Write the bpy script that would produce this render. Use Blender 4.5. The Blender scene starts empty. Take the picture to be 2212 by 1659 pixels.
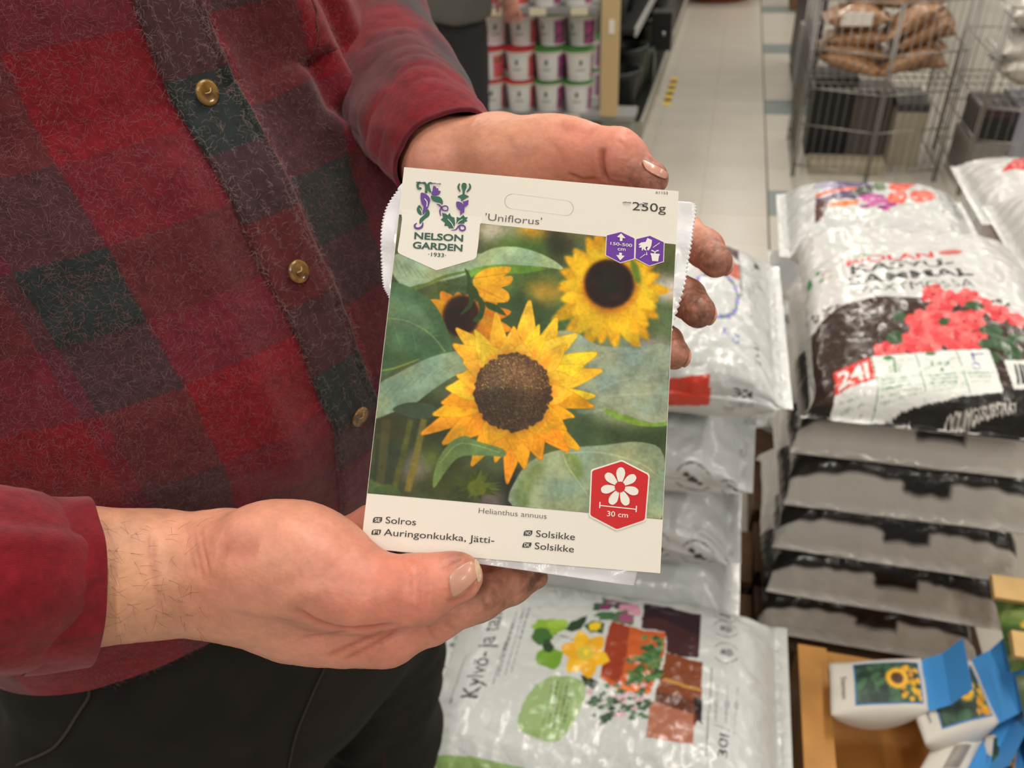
import bpy, math, random
import numpy as np
from mathutils import Matrix, Vector

# ------------------------------------------------------------------ camera, world, lamps, exposure
scene = bpy.context.scene
COL = scene.collection
F = 1690.0; CX, CY = 1106.0, 829.5
def _n(v): v = np.asarray(v, float); return v / np.linalg.norm(v)
UPC = -_n([144/F, -2370/F, -1.0])
YC = np.array([524/F, 1237/F, -1.0]); YC = _n(YC); YC = _n(YC - UPC*YC.dot(UPC))
R = np.stack([np.cross(YC, UPC), YC, UPC])          # camera axes -> world axes
CAM = np.array([0.0, 0.0, 1.5])
def ray(px, py): return R @ np.array([(px-CX)/F, -(py-CY)/F, -1.0])
def P(px, py, d): return CAM + ray(px, py)*d         # a point of the place seen at that pixel, d metres deep
def onz(px, py, z):
    r = ray(px, py); return CAM + r*((z-CAM[2])/r[2])
def proj(w):
    c = (np.asarray(w, float)-CAM) @ R
    return CX - F*c[..., 0]/c[..., 2], CY + F*c[..., 1]/c[..., 2], -c[..., 2]

cd = bpy.data.cameras.new('camera'); cam = bpy.data.objects.new('camera', cd); COL.objects.link(cam)
m = Matrix([list(R[i]) + [CAM[i]] for i in range(3)] + [[0, 0, 0, 1]])
cam.matrix_world = m
cd.sensor_width = 36.0; cd.lens = F/2212*36; cd.clip_start = 0.02; cd.clip_end = 60
cd.dof.use_dof = True; cd.dof.focus_distance = 0.335; cd.dof.aperture_fstop = 12.0
scene.camera = cam

w = bpy.data.worlds.new('store_light'); scene.world = w; w.use_nodes = True
w.node_tree.nodes['Background'].inputs[0].default_value = (1.0, 0.93, 0.85, 1)
w.node_tree.nodes['Background'].inputs[1].default_value = 0.17
def ceiling_lamp(x, y, sx, sy, power, col=(1.0, 0.93, 0.83), z=3.7):
    l = bpy.data.lights.new('ceiling_lamp', 'AREA'); l.shape = 'RECTANGLE'; l.size = sx; l.size_y = sy
    l.energy = power; l.color = col
    o = bpy.data.objects.new('ceiling_lamp', l); COL.objects.link(o); o.location = (x, y, z)
for x in (-2.6, 0.3, 3.2):
    for y in (-1.8, 1.2, 4.2, 7.2, 10.2):
        ceiling_lamp(x, y, 0.22, 1.5, 34)
vs = scene.view_settings
vs.view_transform = 'Standard'; vs.look = 'None'; vs.gamma = 1.0; vs.use_curve_mapping = False
vs.exposure = 0.28

# ------------------------------------------------------------------ helpers
rng = np.random.default_rng(7)
ORG = {}
def lin(c):
    c = np.asarray(c, float)/255.0
    return np.where(c <= 0.04045, c/12.92, ((c+0.055)/1.055)**2.4)
def L4(c): return tuple(lin(c)) + (1.0,)

def empty(name, loc, label, cat, group=None):
    o = bpy.data.objects.new(name, None); COL.objects.link(o); o.location = loc; o.empty_display_size = 0.02
    o['label'] = label; o['category'] = cat
    if group: o['group'] = group
    ORG[o.name] = np.asarray(loc, float)
    return o
def mesh_obj(name, V, Fc, mat, parent=None, smooth=True, origin=None, uv=None, col=None, label=None, cat=None, group=None, kind=None, mats=None, fm=None):
    V = np.asarray(V, float)
    if parent is not None: org = ORG[parent.name]
    else: org = np.asarray(origin if origin is not None else V.mean(0)*np.array([1, 1, 0]) + np.array([0, 0, V[:, 2].min()]), float)
    me = bpy.data.meshes.new(name)
    if isinstance(Fc, np.ndarray):
        n = len(Fc); k = Fc.shape[1]
        me.vertices.add(len(V)); me.vertices.foreach_set('co', (V-org).astype(np.float32).ravel())
        me.loops.add(n*k); me.loops.foreach_set('vertex_index', Fc.astype(np.int32).ravel())
        me.polygons.add(n); me.polygons.foreach_set('loop_start', np.arange(0, n*k, k, dtype=np.int32))
        me.update(calc_edges=True)
    else:
        me.from_pydata([tuple(v) for v in (V-org)], [], [list(f) for f in Fc])
    if smooth: me.polygons.foreach_set('use_smooth', np.ones(len(me.polygons), bool))
    if uv is not None:
        ul = me.uv_layers.new(name='UVMap'); vi = np.empty(len(me.loops), np.int32); me.loops.foreach_get('vertex_index', vi)
        ul.data.foreach_set('uv', np.asarray(uv, np.float32)[vi].ravel())
    if col is not None:
        a = me.color_attributes.new('Col', 'FLOAT_COLOR', 'POINT')
        c4 = np.ones((len(V), 4), np.float32); c4[:, :3] = col; a.data.foreach_set('color', c4.ravel())
    if mats:
        for mm in mats: me.materials.append(mm)
        if fm is not None: me.polygons.foreach_set('material_index', np.asarray(fm, np.int32))
    else: me.materials.append(mat)
    me.validate()
    o = bpy.data.objects.new(name, me); COL.objects.link(o)
    if parent is not None: o.parent = parent; ORG[o.name] = org
    else: o.location = org; ORG[o.name] = org
    # a sub-part of a mesh part: the mesh part sits at the thing's origin, so offsets stay zero
    if label: o['label'] = label
    if cat: o['category'] = cat
    if group: o['group'] = group
    if kind: o['kind'] = kind
    return o
def copy_tree(o, parent=None):
    c = o.copy(); COL.objects.link(c)
    if parent is not None: c.parent = parent
    ORG[c.name] = ORG.get(o.name, np.zeros(3))
    for ch in list(o.children): copy_tree(ch, c)
    return c

class MB:                                             # collects simple solids for one mesh
    def __init__(s): s.v = []; s.f = []
    def add(s, V, Fc):
        b = len(s.v); s.v += [tuple(x) for x in np.asarray(V, float)]; s.f += [[b+i for i in f] for f in Fc]; return s
    def box(s, lo, hi):
        (a, b, c), (d, e, f) = lo, hi
        V = [(a,b,c),(d,b,c),(d,e,c),(a,e,c),(a,b,f),(d,b,f),(d,e,f),(a,e,f)]
        return s.add(V, [(3,2,1,0),(4,5,6,7),(0,1,5,4),(1,2,6,5),(2,3,7,6),(3,0,4,7)])
    def obox(s, c, ex, ey, ez):                       # oriented box from half axes
        c, ex, ey, ez = [np.asarray(t, float) for t in (c, ex, ey, ez)]
        V = [c+i*ex+j*ey+k*ez for k in (-1, 1) for (i, j) in ((-1,-1),(1,-1),(1,1),(-1,1))]
        return s.add(V, [(3,2,1,0),(4,5,6,7),(0,1,5,4),(1,2,6,5),(2,3,7,6),(3,0,4,7)])
    def tube(s, pts, r, n=6, cap=True):
        V, Fc = tube(pts, r, n, cap); return s.add(V, Fc)
    def build(s, name, mat, parent=None, **k): return mesh_obj(name, s.v, s.f, mat, parent, **k)

def frames(pts):
    pts = np.asarray(pts, float); t = np.gradient(pts, axis=0); t /= np.linalg.norm(t, axis=1)[:, None]
    up = np.array([0, 0, 1.0]) if abs(t[0][2]) < 0.9 else np.array([1.0, 0, 0])
    ns = []; n = np.cross(up, t[0]); n /= np.linalg.norm(n)
    for k in range(len(pts)):
        n = n - t[k]*n.dot(t[k]); n /= np.linalg.norm(n); ns.append(n.copy())
    ns = np.array(ns); return t, ns, np.cross(t, ns)
def tube(pts, r, n=6, cap=True):
    pts = np.asarray(pts, float); r = np.broadcast_to(np.asarray(r, float), (len(pts),))
    t, a, b = frames(pts); V = []; Fc = []
    ang = np.arange(n)*2*math.pi/n
    for k in range(len(pts)):
        for q in ang: V.append(pts[k] + r[k]*(math.cos(q)*a[k] + math.sin(q)*b[k]))
    for k in range(len(pts)-1):
        for i in range(n):
            j = (i+1) % n; Fc.append((k*n+i, k*n+j, (k+1)*n+j, (k+1)*n+i))
    if cap: Fc.append(tuple(range(n-1, -1, -1))); Fc.append(tuple((len(pts)-1)*n+i for i in range(n)))
    return V, Fc
def lathe(prof, n=24, c=(0, 0, 0)):
    V = []; Fc = []
    for (r, z) in prof:
        for i in range(n):
            q = 2*math.pi*i/n; V.append((c[0]+r*math.cos(q), c[1]+r*math.sin(q), c[2]+z))
    for k in range(len(prof)-1):
        for i in range(n):
            j = (i+1) % n; Fc.append((k*n+i, k*n+j, (k+1)*n+j, (k+1)*n+i))
    return V, Fc
def catmull(pts, n):
    pts = np.asarray(pts, float)
    if len(pts) < 3: return np.array([pts[0]+(pts[-1]-pts[0])*t for t in np.linspace(0, 1, n)])
    q = np.vstack([2*pts[0]-pts[1], pts, 2*pts[-1]-pts[-2]]); m_ = len(pts)-1; out = []
    for s in np.linspace(0, m_-1e-9, n):
        i = int(s); t = s-i; a, b, c, d = q[i:i+4]
        out.append(0.5*((2*b) + (-a+c)*t + (2*a-5*b+4*c-d)*t*t + (-a+3*b-3*c+d)*t**3))
    return np.array(out)
def grid_faces(nu, nv, wrap_u=False):
    i = np.arange(nu if wrap_u else nu-1); j = np.arange(nv-1); I, J = np.meshgrid(i, j, indexing='ij'); I2 = (I+1) % nu
    return np.stack([I*nv+J, I2*nv+J, I2*nv+J+1, I*nv+J+1], -1).reshape(-1, 4)
class Noise:                                          # smooth value noise in 3-D
    def __init__(s, seed): s.t = np.random.default_rng(seed).random((32, 32, 32)).astype(np.float32)*2-1
    def __call__(s, p):
        p = np.asarray(p, float); i = np.floor(p).astype(int); f = p-i; f = f*f*(3-2*f); o = 0
        for a in (0, 1):
            wa = f[..., 0] if a else 1-f[..., 0]
            for b in (0, 1):
                wb = f[..., 1] if b else 1-f[..., 1]
                for c in (0, 1):
                    wc = f[..., 2] if c else 1-f[..., 2]
                    o = o + wa*wb*wc*s.t[(i[..., 0]+a) % 32, (i[..., 1]+b) % 32, (i[..., 2]+c) % 32]
        return o
    def fbm(s, p, o=3):
        p = np.asarray(p, float); r = 0; a = 1.0
        for k in range(o): r = r + a*s(p*2**k+17.3*k); a *= 0.5
        return r
NZ = Noise(3)

def mat(name, col=(200, 200, 200), rough=0.5, metal=0.0, attr=False, spec=0.5, noise=None, bump=None, coat=0, sss=0, sheen=0, trans=0, col2=None, ramp=(0.4, 0.6), coords='Object', alpha=1.0):
    m = bpy.data.materials.new(name); m.use_nodes = True; nt = m.node_tree; b = nt.nodes['Principled BSDF']
    b.inputs['Roughness'].default_value = rough; b.inputs['Metallic'].default_value = metal
    b.inputs['Specular IOR Level'].default_value = spec; b.inputs['Coat Weight'].default_value = coat; b.inputs['Coat Roughness'].default_value = 0.12
    b.inputs['Base Color'].default_value = L4(col); b.inputs['Alpha'].default_value = alpha
    b.inputs['Sheen Weight'].default_value = sheen; b.inputs['Sheen Roughness'].default_value = 0.4
    b.inputs['Transmission Weight'].default_value = trans
    if sss: b.inputs['Subsurface Weight'].default_value = sss; b.inputs['Subsurface Radius'].default_value = (1.0, 0.35, 0.2); b.inputs['Subsurface Scale'].default_value = 0.004
    tc = nt.nodes.new('ShaderNodeTexCoord')
    src = None
    if attr:
        a = nt.nodes.new('ShaderNodeAttribute'); a.attribute_name = 'Col'; src = a.outputs['Color']
    def noise_node(scale, detail=4):
        n = nt.nodes.new('ShaderNodeTexNoise'); n.inputs['Scale'].default_value = scale; n.inputs['Detail'].default_value = detail
        nt.links.new(tc.outputs[coords], n.inputs['Vector']); return n
    if noise:                                          # (amount, scale)
        n = noise_node(noise[1]); mp = nt.nodes.new('ShaderNodeMapRange'); mp.inputs['From Min'].default_value = ramp[0]-0.15; mp.inputs['From Max'].default_value = ramp[1]+0.15
        nt.links.new(n.outputs['Fac'], mp.inputs['Value'])
        mx = nt.nodes.new('ShaderNodeMix'); mx.data_type = 'RGBA'
        if col2 is not None:
            mx.blend_type = 'MIX'; mx.inputs['A'].default_value = L4(col); mx.inputs['B'].default_value = L4(col2)
            if src: nt.links.new(src, mx.inputs['A'])
            ml = nt.nodes.new('ShaderNodeMath'); ml.operation = 'MULTIPLY'; ml.inputs[1].default_value = noise[0]
            nt.links.new(mp.outputs[0], ml.inputs[0]); nt.links.new(ml.outputs[0], mx.inputs['Factor'])
        else:
            mx.blend_type = 'MULTIPLY'; mx.inputs['Factor'].default_value = noise[0]; mx.inputs['A'].default_value = L4(col)
            if src: nt.links.new(src, mx.inputs['A'])
            nt.links.new(mp.outputs[0], mx.inputs['B'])
        src = mx.outputs['Result']
    if src: nt.links.new(src, b.inputs['Base Color'])
    if bump:                                           # list of (strength, scale, distance)
        prev = None
        for (st, sc, ds) in bump:
            n = noise_node(sc, 5); bp = nt.nodes.new('ShaderNodeBump'); bp.inputs['Strength'].default_value = st; bp.inputs['Distance'].default_value = ds
            nt.links.new(n.outputs['Fac'], bp.inputs['Height'])
            if prev: nt.links.new(prev, bp.inputs['Normal'])
            prev = bp.outputs['Normal']
        nt.links.new(prev, b.inputs['Normal'])
    return m

# ---- lettering: outlines of the built-in font as flat meshes
_TX = {}
def text_geo(s, bold=0.0):
    if (s, bold) in _TX: return _TX[(s, bold)]
    c = bpy.data.curves.new('t', 'FONT'); c.body = s; c.size = 1.0; c.offset = bold; c.fill_mode = 'FRONT'; c.resolution_u = 4
    o = bpy.data.objects.new('t', c); COL.objects.link(o); dg = bpy.context.evaluated_depsgraph_get(); dg.update()
    me = bpy.data.meshes.new_from_object(o.evaluated_get(dg))
    V = np.array([v.co[:2] for v in me.vertices]); Fc = [list(p.vertices) for p in me.polygons]
    bpy.data.objects.remove(o); bpy.data.curves.remove(c); bpy.data.meshes.remove(me)
    lo = V.min(0); V = V-np.array([lo[0], 0]); _TX[(s, bold)] = (V, Fc); return V, Fc
# ---- a flat print painted cell by cell (sRGB), used as the colours of a fine mesh
class Paint:
    def __init__(s, W, H, bg):
        s.W, s.H = W, H; s.a = np.empty((H, W, 3), np.float32); s.a[:] = bg
    def _put(s, x0, y0, mask, col, alpha=1.0):
        h, w_ = mask.shape; sub = s.a[y0:y0+h, x0:x0+w_]
        k = (mask*alpha)[..., None]; sub[:] = sub*(1-k) + np.asarray(col, np.float32)*k
    def poly(s, pts, col, alpha=1.0, soft=0):
        pts = np.asarray(pts, float); x0 = int(max(0, math.floor(pts[:, 0].min())-2*soft-1)); x1 = int(min(s.W, math.ceil(pts[:, 0].max())+2*soft+2))
        y0 = int(max(0, math.floor(pts[:, 1].min())-2*soft-1)); y1 = int(min(s.H, math.ceil(pts[:, 1].max())+2*soft+2))
        if x1 <= x0 or y1 <= y0: return
        X, Y = np.meshgrid(np.arange(x0, x1)+0.5, np.arange(y0, y1)+0.5); ins = np.zeros(X.shape, bool)
        for (ax, ay), (bx, by) in zip(pts, np.roll(pts, -1, 0)):
            if ay == by: continue
            c = ((ay > Y) != (by > Y)) & (X < (bx-ax)*(Y-ay)/(by-ay)+ax); ins ^= c
        mk = ins.astype(np.float32)
        if soft: mk = blur(mk, soft)
        if callable(col): col = col(X, Y)
        s._put(x0, y0, mk, col, alpha)
    def ell(s, cx, cy, rx, ry, col, alpha=1.0, soft=0, rot=0):
        t = np.linspace(0, 2*math.pi, 40, endpoint=False); c, q = math.cos(rot), math.sin(rot)
        x = rx*np.cos(t); y = ry*np.sin(t); s.poly(np.stack([cx+c*x-q*y, cy+q*x+c*y], 1), col, alpha, soft)
    def line(s, pts, wd, col, alpha=1.0, soft=0):
        s.poly(ribbon(np.asarray(pts, float), wd), col, alpha, soft)
    def text(s, string, o, ex, ey, bold=0.0, col=(30, 30, 30), alpha=1.0):   # o: baseline start, ex: full width vector, ey: cap height vector
        V, Fc = text_geo(string, bold); V = V/np.array([V[:, 0].max(), 0.72]); o, ex, ey = [np.asarray(t, float) for t in (o, ex, ey)]
        Q = o + V[:, :1]*ex + V[:, 1:]*ey
        for f in Fc: s.poly(Q[f], col, alpha)
    def down(s, k): return s.a[:s.H//k*k, :s.W//k*k].reshape(s.H//k, k, s.W//k, k, 3).mean((1, 3))
def blur(a, r):
    r = int(r)
    for _ in range(2):
        for ax in (0, 1):
            p = np.pad(a, [(r, r) if i == ax else (0, 0) for i in range(a.ndim)], mode='edge'); c = np.cumsum(p, ax, dtype=np.float64)
            c = np.concatenate([np.zeros_like(np.take(c, [0], ax)), c], ax); n = a.shape[ax]
            a = ((np.take(c, range(2*r+1, 2*r+1+n), ax)-np.take(c, range(0, n), ax))/(2*r+1)).astype(np.float32)
    return a
def ribbon(pts, wd, n=None):
    pts = catmull(pts, n or max(2, 6*(len(pts)-1)+1)) if len(pts) > 2 else np.asarray(pts, float)
    t = np.gradient(pts, axis=0); t /= np.linalg.norm(t, axis=1)[:, None]+1e-9; nrm = np.stack([-t[:, 1], t[:, 0]], 1)
    wd = np.broadcast_to(np.asarray(wd, float), (len(pts),))[:, None]/2 if np.ndim(wd) == 0 else np.interp(np.linspace(0, 1, len(pts)), np.linspace(0, 1, len(wd)), wd)[:, None]/2
    return np.vstack([pts+nrm*wd, (pts-nrm*wd)[::-1]])

# ---- signed-distance modelling for bodies and soft shapes
def cone(p, a, b, r1, r2):
    a = np.asarray(a, float); b = np.asarray(b, float); ba = b-a; t = np.clip(((p-a)@ba)/(ba@ba), 0, 1)
    return np.linalg.norm(p-a-t[..., None]*ba, axis=-1)-(r1+(r2-r1)*t)
def ellip(p, c, A, r):                                # A: rows = axes
    q = (p-np.asarray(c, float))@np.asarray(A, float).T; r = np.asarray(r, float)
    k0 = np.linalg.norm(q/r, axis=-1); k1 = np.linalg.norm(q/(r*r), axis=-1)+1e-9; return k0*(k0-1)/k1
def smin(a, b, k):
    h = np.clip(0.5+0.5*(b-a)/k, 0, 1); return b*(1-h)+a*h-k*h*(1-h)
def smax(a, b, k): return -smin(-a, -b, k)
def polymesh(f, lo, hi, h):
    lo = np.asarray(lo, float); B_ = 4; n = (np.ceil((np.asarray(hi)-lo)/h/B_).astype(int)+1)*B_+1
    nc = (n-1)//B_+1; gc = np.stack(np.meshgrid(*[lo[i]+h*B_*np.arange(nc[i]) for i in range(3)], indexing='ij'), -1); fc = f(gc).astype(np.float32)
    vol = np.repeat(np.repeat(np.repeat(fc, B_, 0), B_, 1), B_, 2)[:n[0], :n[1], :n[2]].copy()
    nr = np.abs(fc) < B_*h*1.9; bl = np.zeros(nc-1, bool)
    for o in [(a, b, c) for a in (0, 1) for b in (0, 1) for c in (0, 1)]: bl |= nr[tuple(slice(o[i], nc[i]-1+o[i]) for i in range(3))]
    bc = np.argwhere(bl); off = np.stack(np.meshgrid(*[np.arange(B_+1)]*3, indexing='ij'), -1).reshape(-1, 3)
    for s in range(0, len(bc), 4000):
        ii = (bc[s:s+4000, None]*B_+off[None]).reshape(-1, 3); vol[tuple(ii.T)] = f(lo+h*ii)
    ins = vol < 0; cnt = np.zeros(n-1, np.int8)
    corners = [(a, b, c) for a in (0, 1) for b in (0, 1) for c in (0, 1)]
    sl = lambda o: tuple(slice(o[i], n[i]-1+o[i]) for i in range(3))
    for o in corners: cnt += ins[sl(o)]
    act = (cnt > 0) & (cnt < 8); idx = -np.ones(n-1, np.int64); cells = np.argwhere(act); idx[act] = np.arange(len(cells))
    acc = np.zeros((len(cells), 3)); num = np.zeros(len(cells)); cv = {o: vol[tuple((cells+np.array(o)).T)] for o in corners}
    for o in corners:
        for ax in range(3):
            if o[ax]: continue
            q = list(o); q[ax] = 1; q = tuple(q); a, b = cv[o], cv[q]; x = (a < 0) != (b < 0)
            t = np.where(x, a/(a-b+1e-12), 0); pt = np.array(o, float)[None]+0*acc; pt[:, ax] += t
            acc[x] += pt[x]; num[x] += 1
    V = lo+h*(cells+acc/num[:, None]); faces = []
    for ax in range(3):
        u, v = (ax+1) % 3, (ax+2) % 3
        A = [slice(None)]*3; B = [slice(None)]*3; A[ax] = slice(0, n[ax]-1); B[ax] = slice(1, n[ax])
        ch = ins[tuple(A)] != ins[tuple(B)]; e = np.argwhere(ch); e = e[(e[:, u] > 0) & (e[:, v] > 0) & (e[:, u] < n[u]-1) & (e[:, v] < n[v]-1)]
        fl = ins[tuple(e.T)]
        def cell(du, dv):
            c = e.copy(); c[:, u] -= du; c[:, v] -= dv; return idx[tuple(c.T)]
        q = np.stack([cell(0, 0), cell(1, 0), cell(1, 1), cell(0, 1)], 1); q[~fl] = q[~fl][:, ::-1]; faces.append(q)
    return V, np.vstack(faces)
def grad(f, p, e=5e-4):
    g = np.stack([f(p+np.eye(3)[i]*e)-f(p-np.eye(3)[i]*e) for i in range(3)], -1); return g/(np.linalg.norm(g, axis=-1)[..., None]+1e-12)
def march(f, px, py, d0, d1):                          # first hit of the pixel's ray on a shape
    px = np.asarray(px, float); py = np.asarray(py, float)
    r = np.stack([(px-CX)/F, -(py-CY)/F, -np.ones_like(px)], -1)@R.T; ln = np.linalg.norm(r, axis=-1); t = np.full(px.shape, d0)
    for _ in range(60): t = np.minimum(t+f(CAM+r*t[..., None])/ln*0.8, d1)
    p = CAM+r*t[..., None]; return p, grad(f, p)

# ------------------------------------------------------------------ the seed packet in the hands
D0 = 0.35
_q = np.array([[873, 361], [1466, 413], [1412, 1237], [765, 1183]], float)
_c = [P(x, y, D0*k) for (x, y), k in zip(_q, (1.0, 1.003026, 0.919816, 0.91679))]
CO = _c[0]; CW = np.linalg.norm(_c[1]-_c[0]); CH = np.linalg.norm(_c[3]-_c[0])
EX = _n(_c[1]-_c[0]+_c[2]-_c[3]); EY = _c[3]-_c[0]+_c[2]-_c[1]; EY = _n(EY-EX*EY.dot(EX)); EN = np.cross(EY, EX)
if EN.dot(CAM-CO) < 0: EN = -EN
def card_uv(pts):
    pts = np.atleast_2d(np.asarray(pts, float)); out = []
    for px, py in pts:
        r = ray(px, py); p = CAM+r*((CO-CAM)@EN/(r@EN)); out.append([(p-CO)@EX, (p-CO)@EY])
    return np.array(out)
def card_pt(uv, off=0.0):
    uv = np.atleast_2d(uv); off = np.broadcast_to(np.asarray(off, float), (len(uv),))
    return CO + uv[:, :1]*EX + uv[:, 1:]*EY + off[:, None]*EN
def crop(x0, y0, s): return lambda pts: np.asarray(pts, float)/s + np.array([x0, y0])
cA = crop(760, 340, 2.9105); cL = crop(780, 340, 5.925); cHx = crop(1260, 380, 7.539); cB = crop(740, 780, 2.9105); cBL = crop(740, 1080, 4.424)

m_card = mat('coated_card', (228, 222, 211), 0.42, bump=[(0.05, 300, 0.0003)], spec=0.35)
m_white = mat('white_ink', (232, 227, 217), 0.45, spec=0.3)
m_photo = mat('printed_photo', attr=True, rough=0.5, spec=0.22, noise=(0.10, 900))
m_green = mat('green_ink', (24, 92, 66), 0.45); m_purple = mat('purple_ink', (92, 48, 140), 0.45); m_hexp = mat('violet_ink', (104, 54, 156), 0.45, spec=.3)
m_red = mat('red_ink', (198, 26, 30), 0.45, spec=.3); m_black = mat('black_ink', (42, 36, 36), 0.5); m_dgreen = mat('dark_green_ink', (30, 80, 62), 0.45); m_grey = mat('grey_ink', (95, 88, 86), 0.5)
m_groove = mat('cut_line', (196, 190, 180), 0.6); m_steel = mat('steel_staple', (185, 185, 185), 0.28, metal=1.0)
m_poly = mat('white_plastic_film', (238, 238, 240), 0.22, spec=0.5, coat=0.4, bump=[(0.35, 70, 0.003), (0.2, 260, 0.001)])

packet = empty('seed_packet', card_pt([[CW/2, CH]])[0], 'sunflower seed packet with white header card held in both hands', 'seed packet')
# card with thickness
uvb = np.array([[0, 0], [CW, 0], [CW, CH], [0, CH]])
mb = MB(); mb.add(np.vstack([card_pt(uvb, 0.0), card_pt(uvb, -0.0006)]), [(3, 2, 1, 0), (4, 5, 6, 7), (0, 1, 5, 4), (1, 2, 6, 5), (2, 3, 7, 6), (3, 0, 4, 7)])
card = mb.build('header_card', m_card, packet, smooth=False)
LAY = 0.00012
def flat(name, px, mat_, layer, parent=card, smoothn=0, rings=None):
    uv = card_uv(px); return mesh_obj(name, card_pt(uv, LAY*layer), [list(range(len(uv)))], mat_, parent, smooth=False)
def flats(name, polys, mat_, layer, parent=card):
    V = []; Fc = []
    for p in polys:
        uv = card_uv(p); b = len(V); V += list(card_pt(uv, LAY*layer)); Fc.append([b+i for i in range(len(uv))])
    return mesh_obj(name, np.array(V), Fc, mat_, parent, smooth=False)
def blob(pts, n=4):                                     # closed smooth outline through the points
    pts = np.asarray(pts, float); k = len(pts); q = np.vstack([pts, pts[:3]]); q = np.vstack([pts[-1:], q]); out = []
    for i in range(k):
        a, b, c, d = q[i:i+4]
        for t in np.linspace(0, 1, n, endpoint=False): out.append(0.5*((2*b)+(-a+c)*t+(2*a-5*b+4*c-d)*t*t+(-a+3*b-3*c+d)*t**3))
    return np.array(out)
def ctext(name, s, pL, pR, cap, mat_, bold=0.0, layer=2, parent=card):
    a, b = card_uv([pL, pR]); cp = np.linalg.norm(card_uv([[pL[0], pL[1]-cap]])[0]-a); V, Fc = text_geo(s, bold)
    e = (b-a); up = np.array([e[1], -e[0]]); up = up/np.linalg.norm(up)*cp
    uv = a + V[:, :1]/V[:, 0].max()*e + V[:, 1:]/0.72*up
    return mesh_obj(name, card_pt(uv, LAY*layer), Fc, mat_, parent, smooth=False)

# the printed sunflower photograph, painted in the card's own plane
NXp, SS = 450, 2
c4 = card_uv([(857, 463), (1459, 528), (1421, 1121), (777, 1064)])
v0 = c4[:, 1].min()-0.001; v1 = c4[:, 1].max()+0.001; K = NXp*SS/CW; HP = int((v1-v0)*K)
pa = Paint(NXp*SS, HP, (96, 106, 72)); _r = np.random.default_rng(5)
def T(px):
    uv = card_uv(px); return np.stack([uv[:, 0]*K, (uv[:, 1]-v0)*K], 1)
kpx = K*CW/615.0                                          # canvas cells per photo pixel
def E(x, y, rx, ry, c, al=1.0, soft=0, rot=0):
    q = T([(x, y)])[0]; pa.ell(q[0], q[1], rx*kpx, ry*kpx, c, al, int(soft*kpx), rot)
def G(pts, c, al=1.0, soft=0, sm=True): pa.poly(blob(T(pts)) if sm else T(pts), c, al, int(soft*kpx))
def Ln(pts, wd, c, al=1.0, soft=0): pa.line(T(pts), np.asarray(wd)*kpx, c, al, int(soft*kpx))
for (x, y, rx, ry, c) in [(1090, 500, 60, 40, (166, 166, 138)), (1060, 498, 25, 12, (226, 216, 212)), (1130, 545, 70, 40, (92, 122, 56)), (1210, 525, 30, 45, (62, 62, 40)),
        (1150, 495, 34, 18, (236, 166, 32)), (1240, 490, 40, 25, (120, 118, 80)), (1400, 560, 80, 70, (96, 104, 62)), (1440, 625, 40, 30, (220, 210, 206)), (1430, 700, 40, 50, (104, 122, 84)),
        (1390, 760, 80, 30, (176, 166, 172)), (1300, 760, 70, 50, (120, 132, 100)), (1230, 680, 40, 90, (86, 112, 66)), (1150, 620, 70, 50, (104, 132, 72)), (1120, 680, 90, 50, (70, 92, 56)),
        (1180, 630, 40, 24, (190, 150, 60)), (900, 960, 110, 110, (62, 68, 40)), (880, 1010, 60, 30, (128, 122, 112)), (935, 985, 16, 26, (118, 138, 52)), (830, 1010, 40, 60, (54, 66, 44)),
        (1000, 1050, 90, 40, (70, 80, 40)), (1260, 930, 120, 50, (84, 104, 68)), (1380, 940, 70, 40, (66, 86, 54)), (1350, 850, 110, 70, (150, 164, 138)), (1110, 1060, 30, 50, (40, 42, 34)), (1060, 1080, 30, 20, (118, 106, 104)),
        (930, 700, 60, 60, (90, 104, 60)), (860, 640, 40, 30, (40, 52, 40)), (870, 490, 20, 20, (128, 130, 96))]:
    E(x, y, rx, ry, c, 0.9, 14)
# blurred flower behind, upper right
for ring, nn, ln, cc in ((0, 22, 128, (238, 182, 36)), (1, 18, 106, (246, 200, 44))):
    for k in range(nn):
        a = 2*math.pi*(k+0.3*ring)/nn + _r.uniform(-.08, .08); l = ln*_r.uniform(.85, 1.05)*(1.12 if math.sin(a) > 0.3 else 1.0)
        b = np.array([math.cos(a), math.sin(a)]); n_ = np.array([-b[1], b[0]]); c0 = np.array([1318, 622.])
        G([c0+b*30-n_*14, c0+b*l*.6-n_*19, c0+b*l, c0+b*l*.6+n_*19, c0+b*30+n_*14], tuple(np.array(cc)*_r.uniform(.88, 1.03)), 1, 3)
E(1318, 618, 62, 62, (206, 128, 30), .8, 6); E(1316, 613, 54, 55, (50, 31, 24), 1, 4); E(1316, 612, 26, 28, (44, 46, 34), .9, 10); E(1330, 640, 16, 10, (74, 44, 34), .7, 5)
G([(1362, 560), (1378, 575), (1384, 605), (1376, 612), (1366, 590)], (112, 134, 50), 1, 3)
# leaves upper left and right of the shield
G([(842, 560), (880, 545), (960, 565), (1030, 548), (1075, 556), (1040, 580), (980, 602), (905, 615), (872, 628), (862, 612), (848, 590)], (162, 182, 152), 1, 1)
for k in range(9): Ln([(850+12*k, 560+5*k), (866+13*k, 596+2*k)], 2.0, (132, 154, 122), .6)
G([(1030, 560), (1060, 538), (1110, 533), (1160, 545), (1200, 565), (1216, 582), (1180, 578), (1120, 574), (1060, 578)], (178, 200, 158), 1, 1)
G([(1020, 582), (1070, 572), (1130, 574), (1180, 580), (1120, 592), (1060, 588), (1010, 600)], (124, 164, 68), 1, 1)
for k in range(7): Ln([(1062+20*k, 556+2*k), (1080+20*k, 540+4*k)], 1.6, (146, 172, 122), .7)
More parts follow.
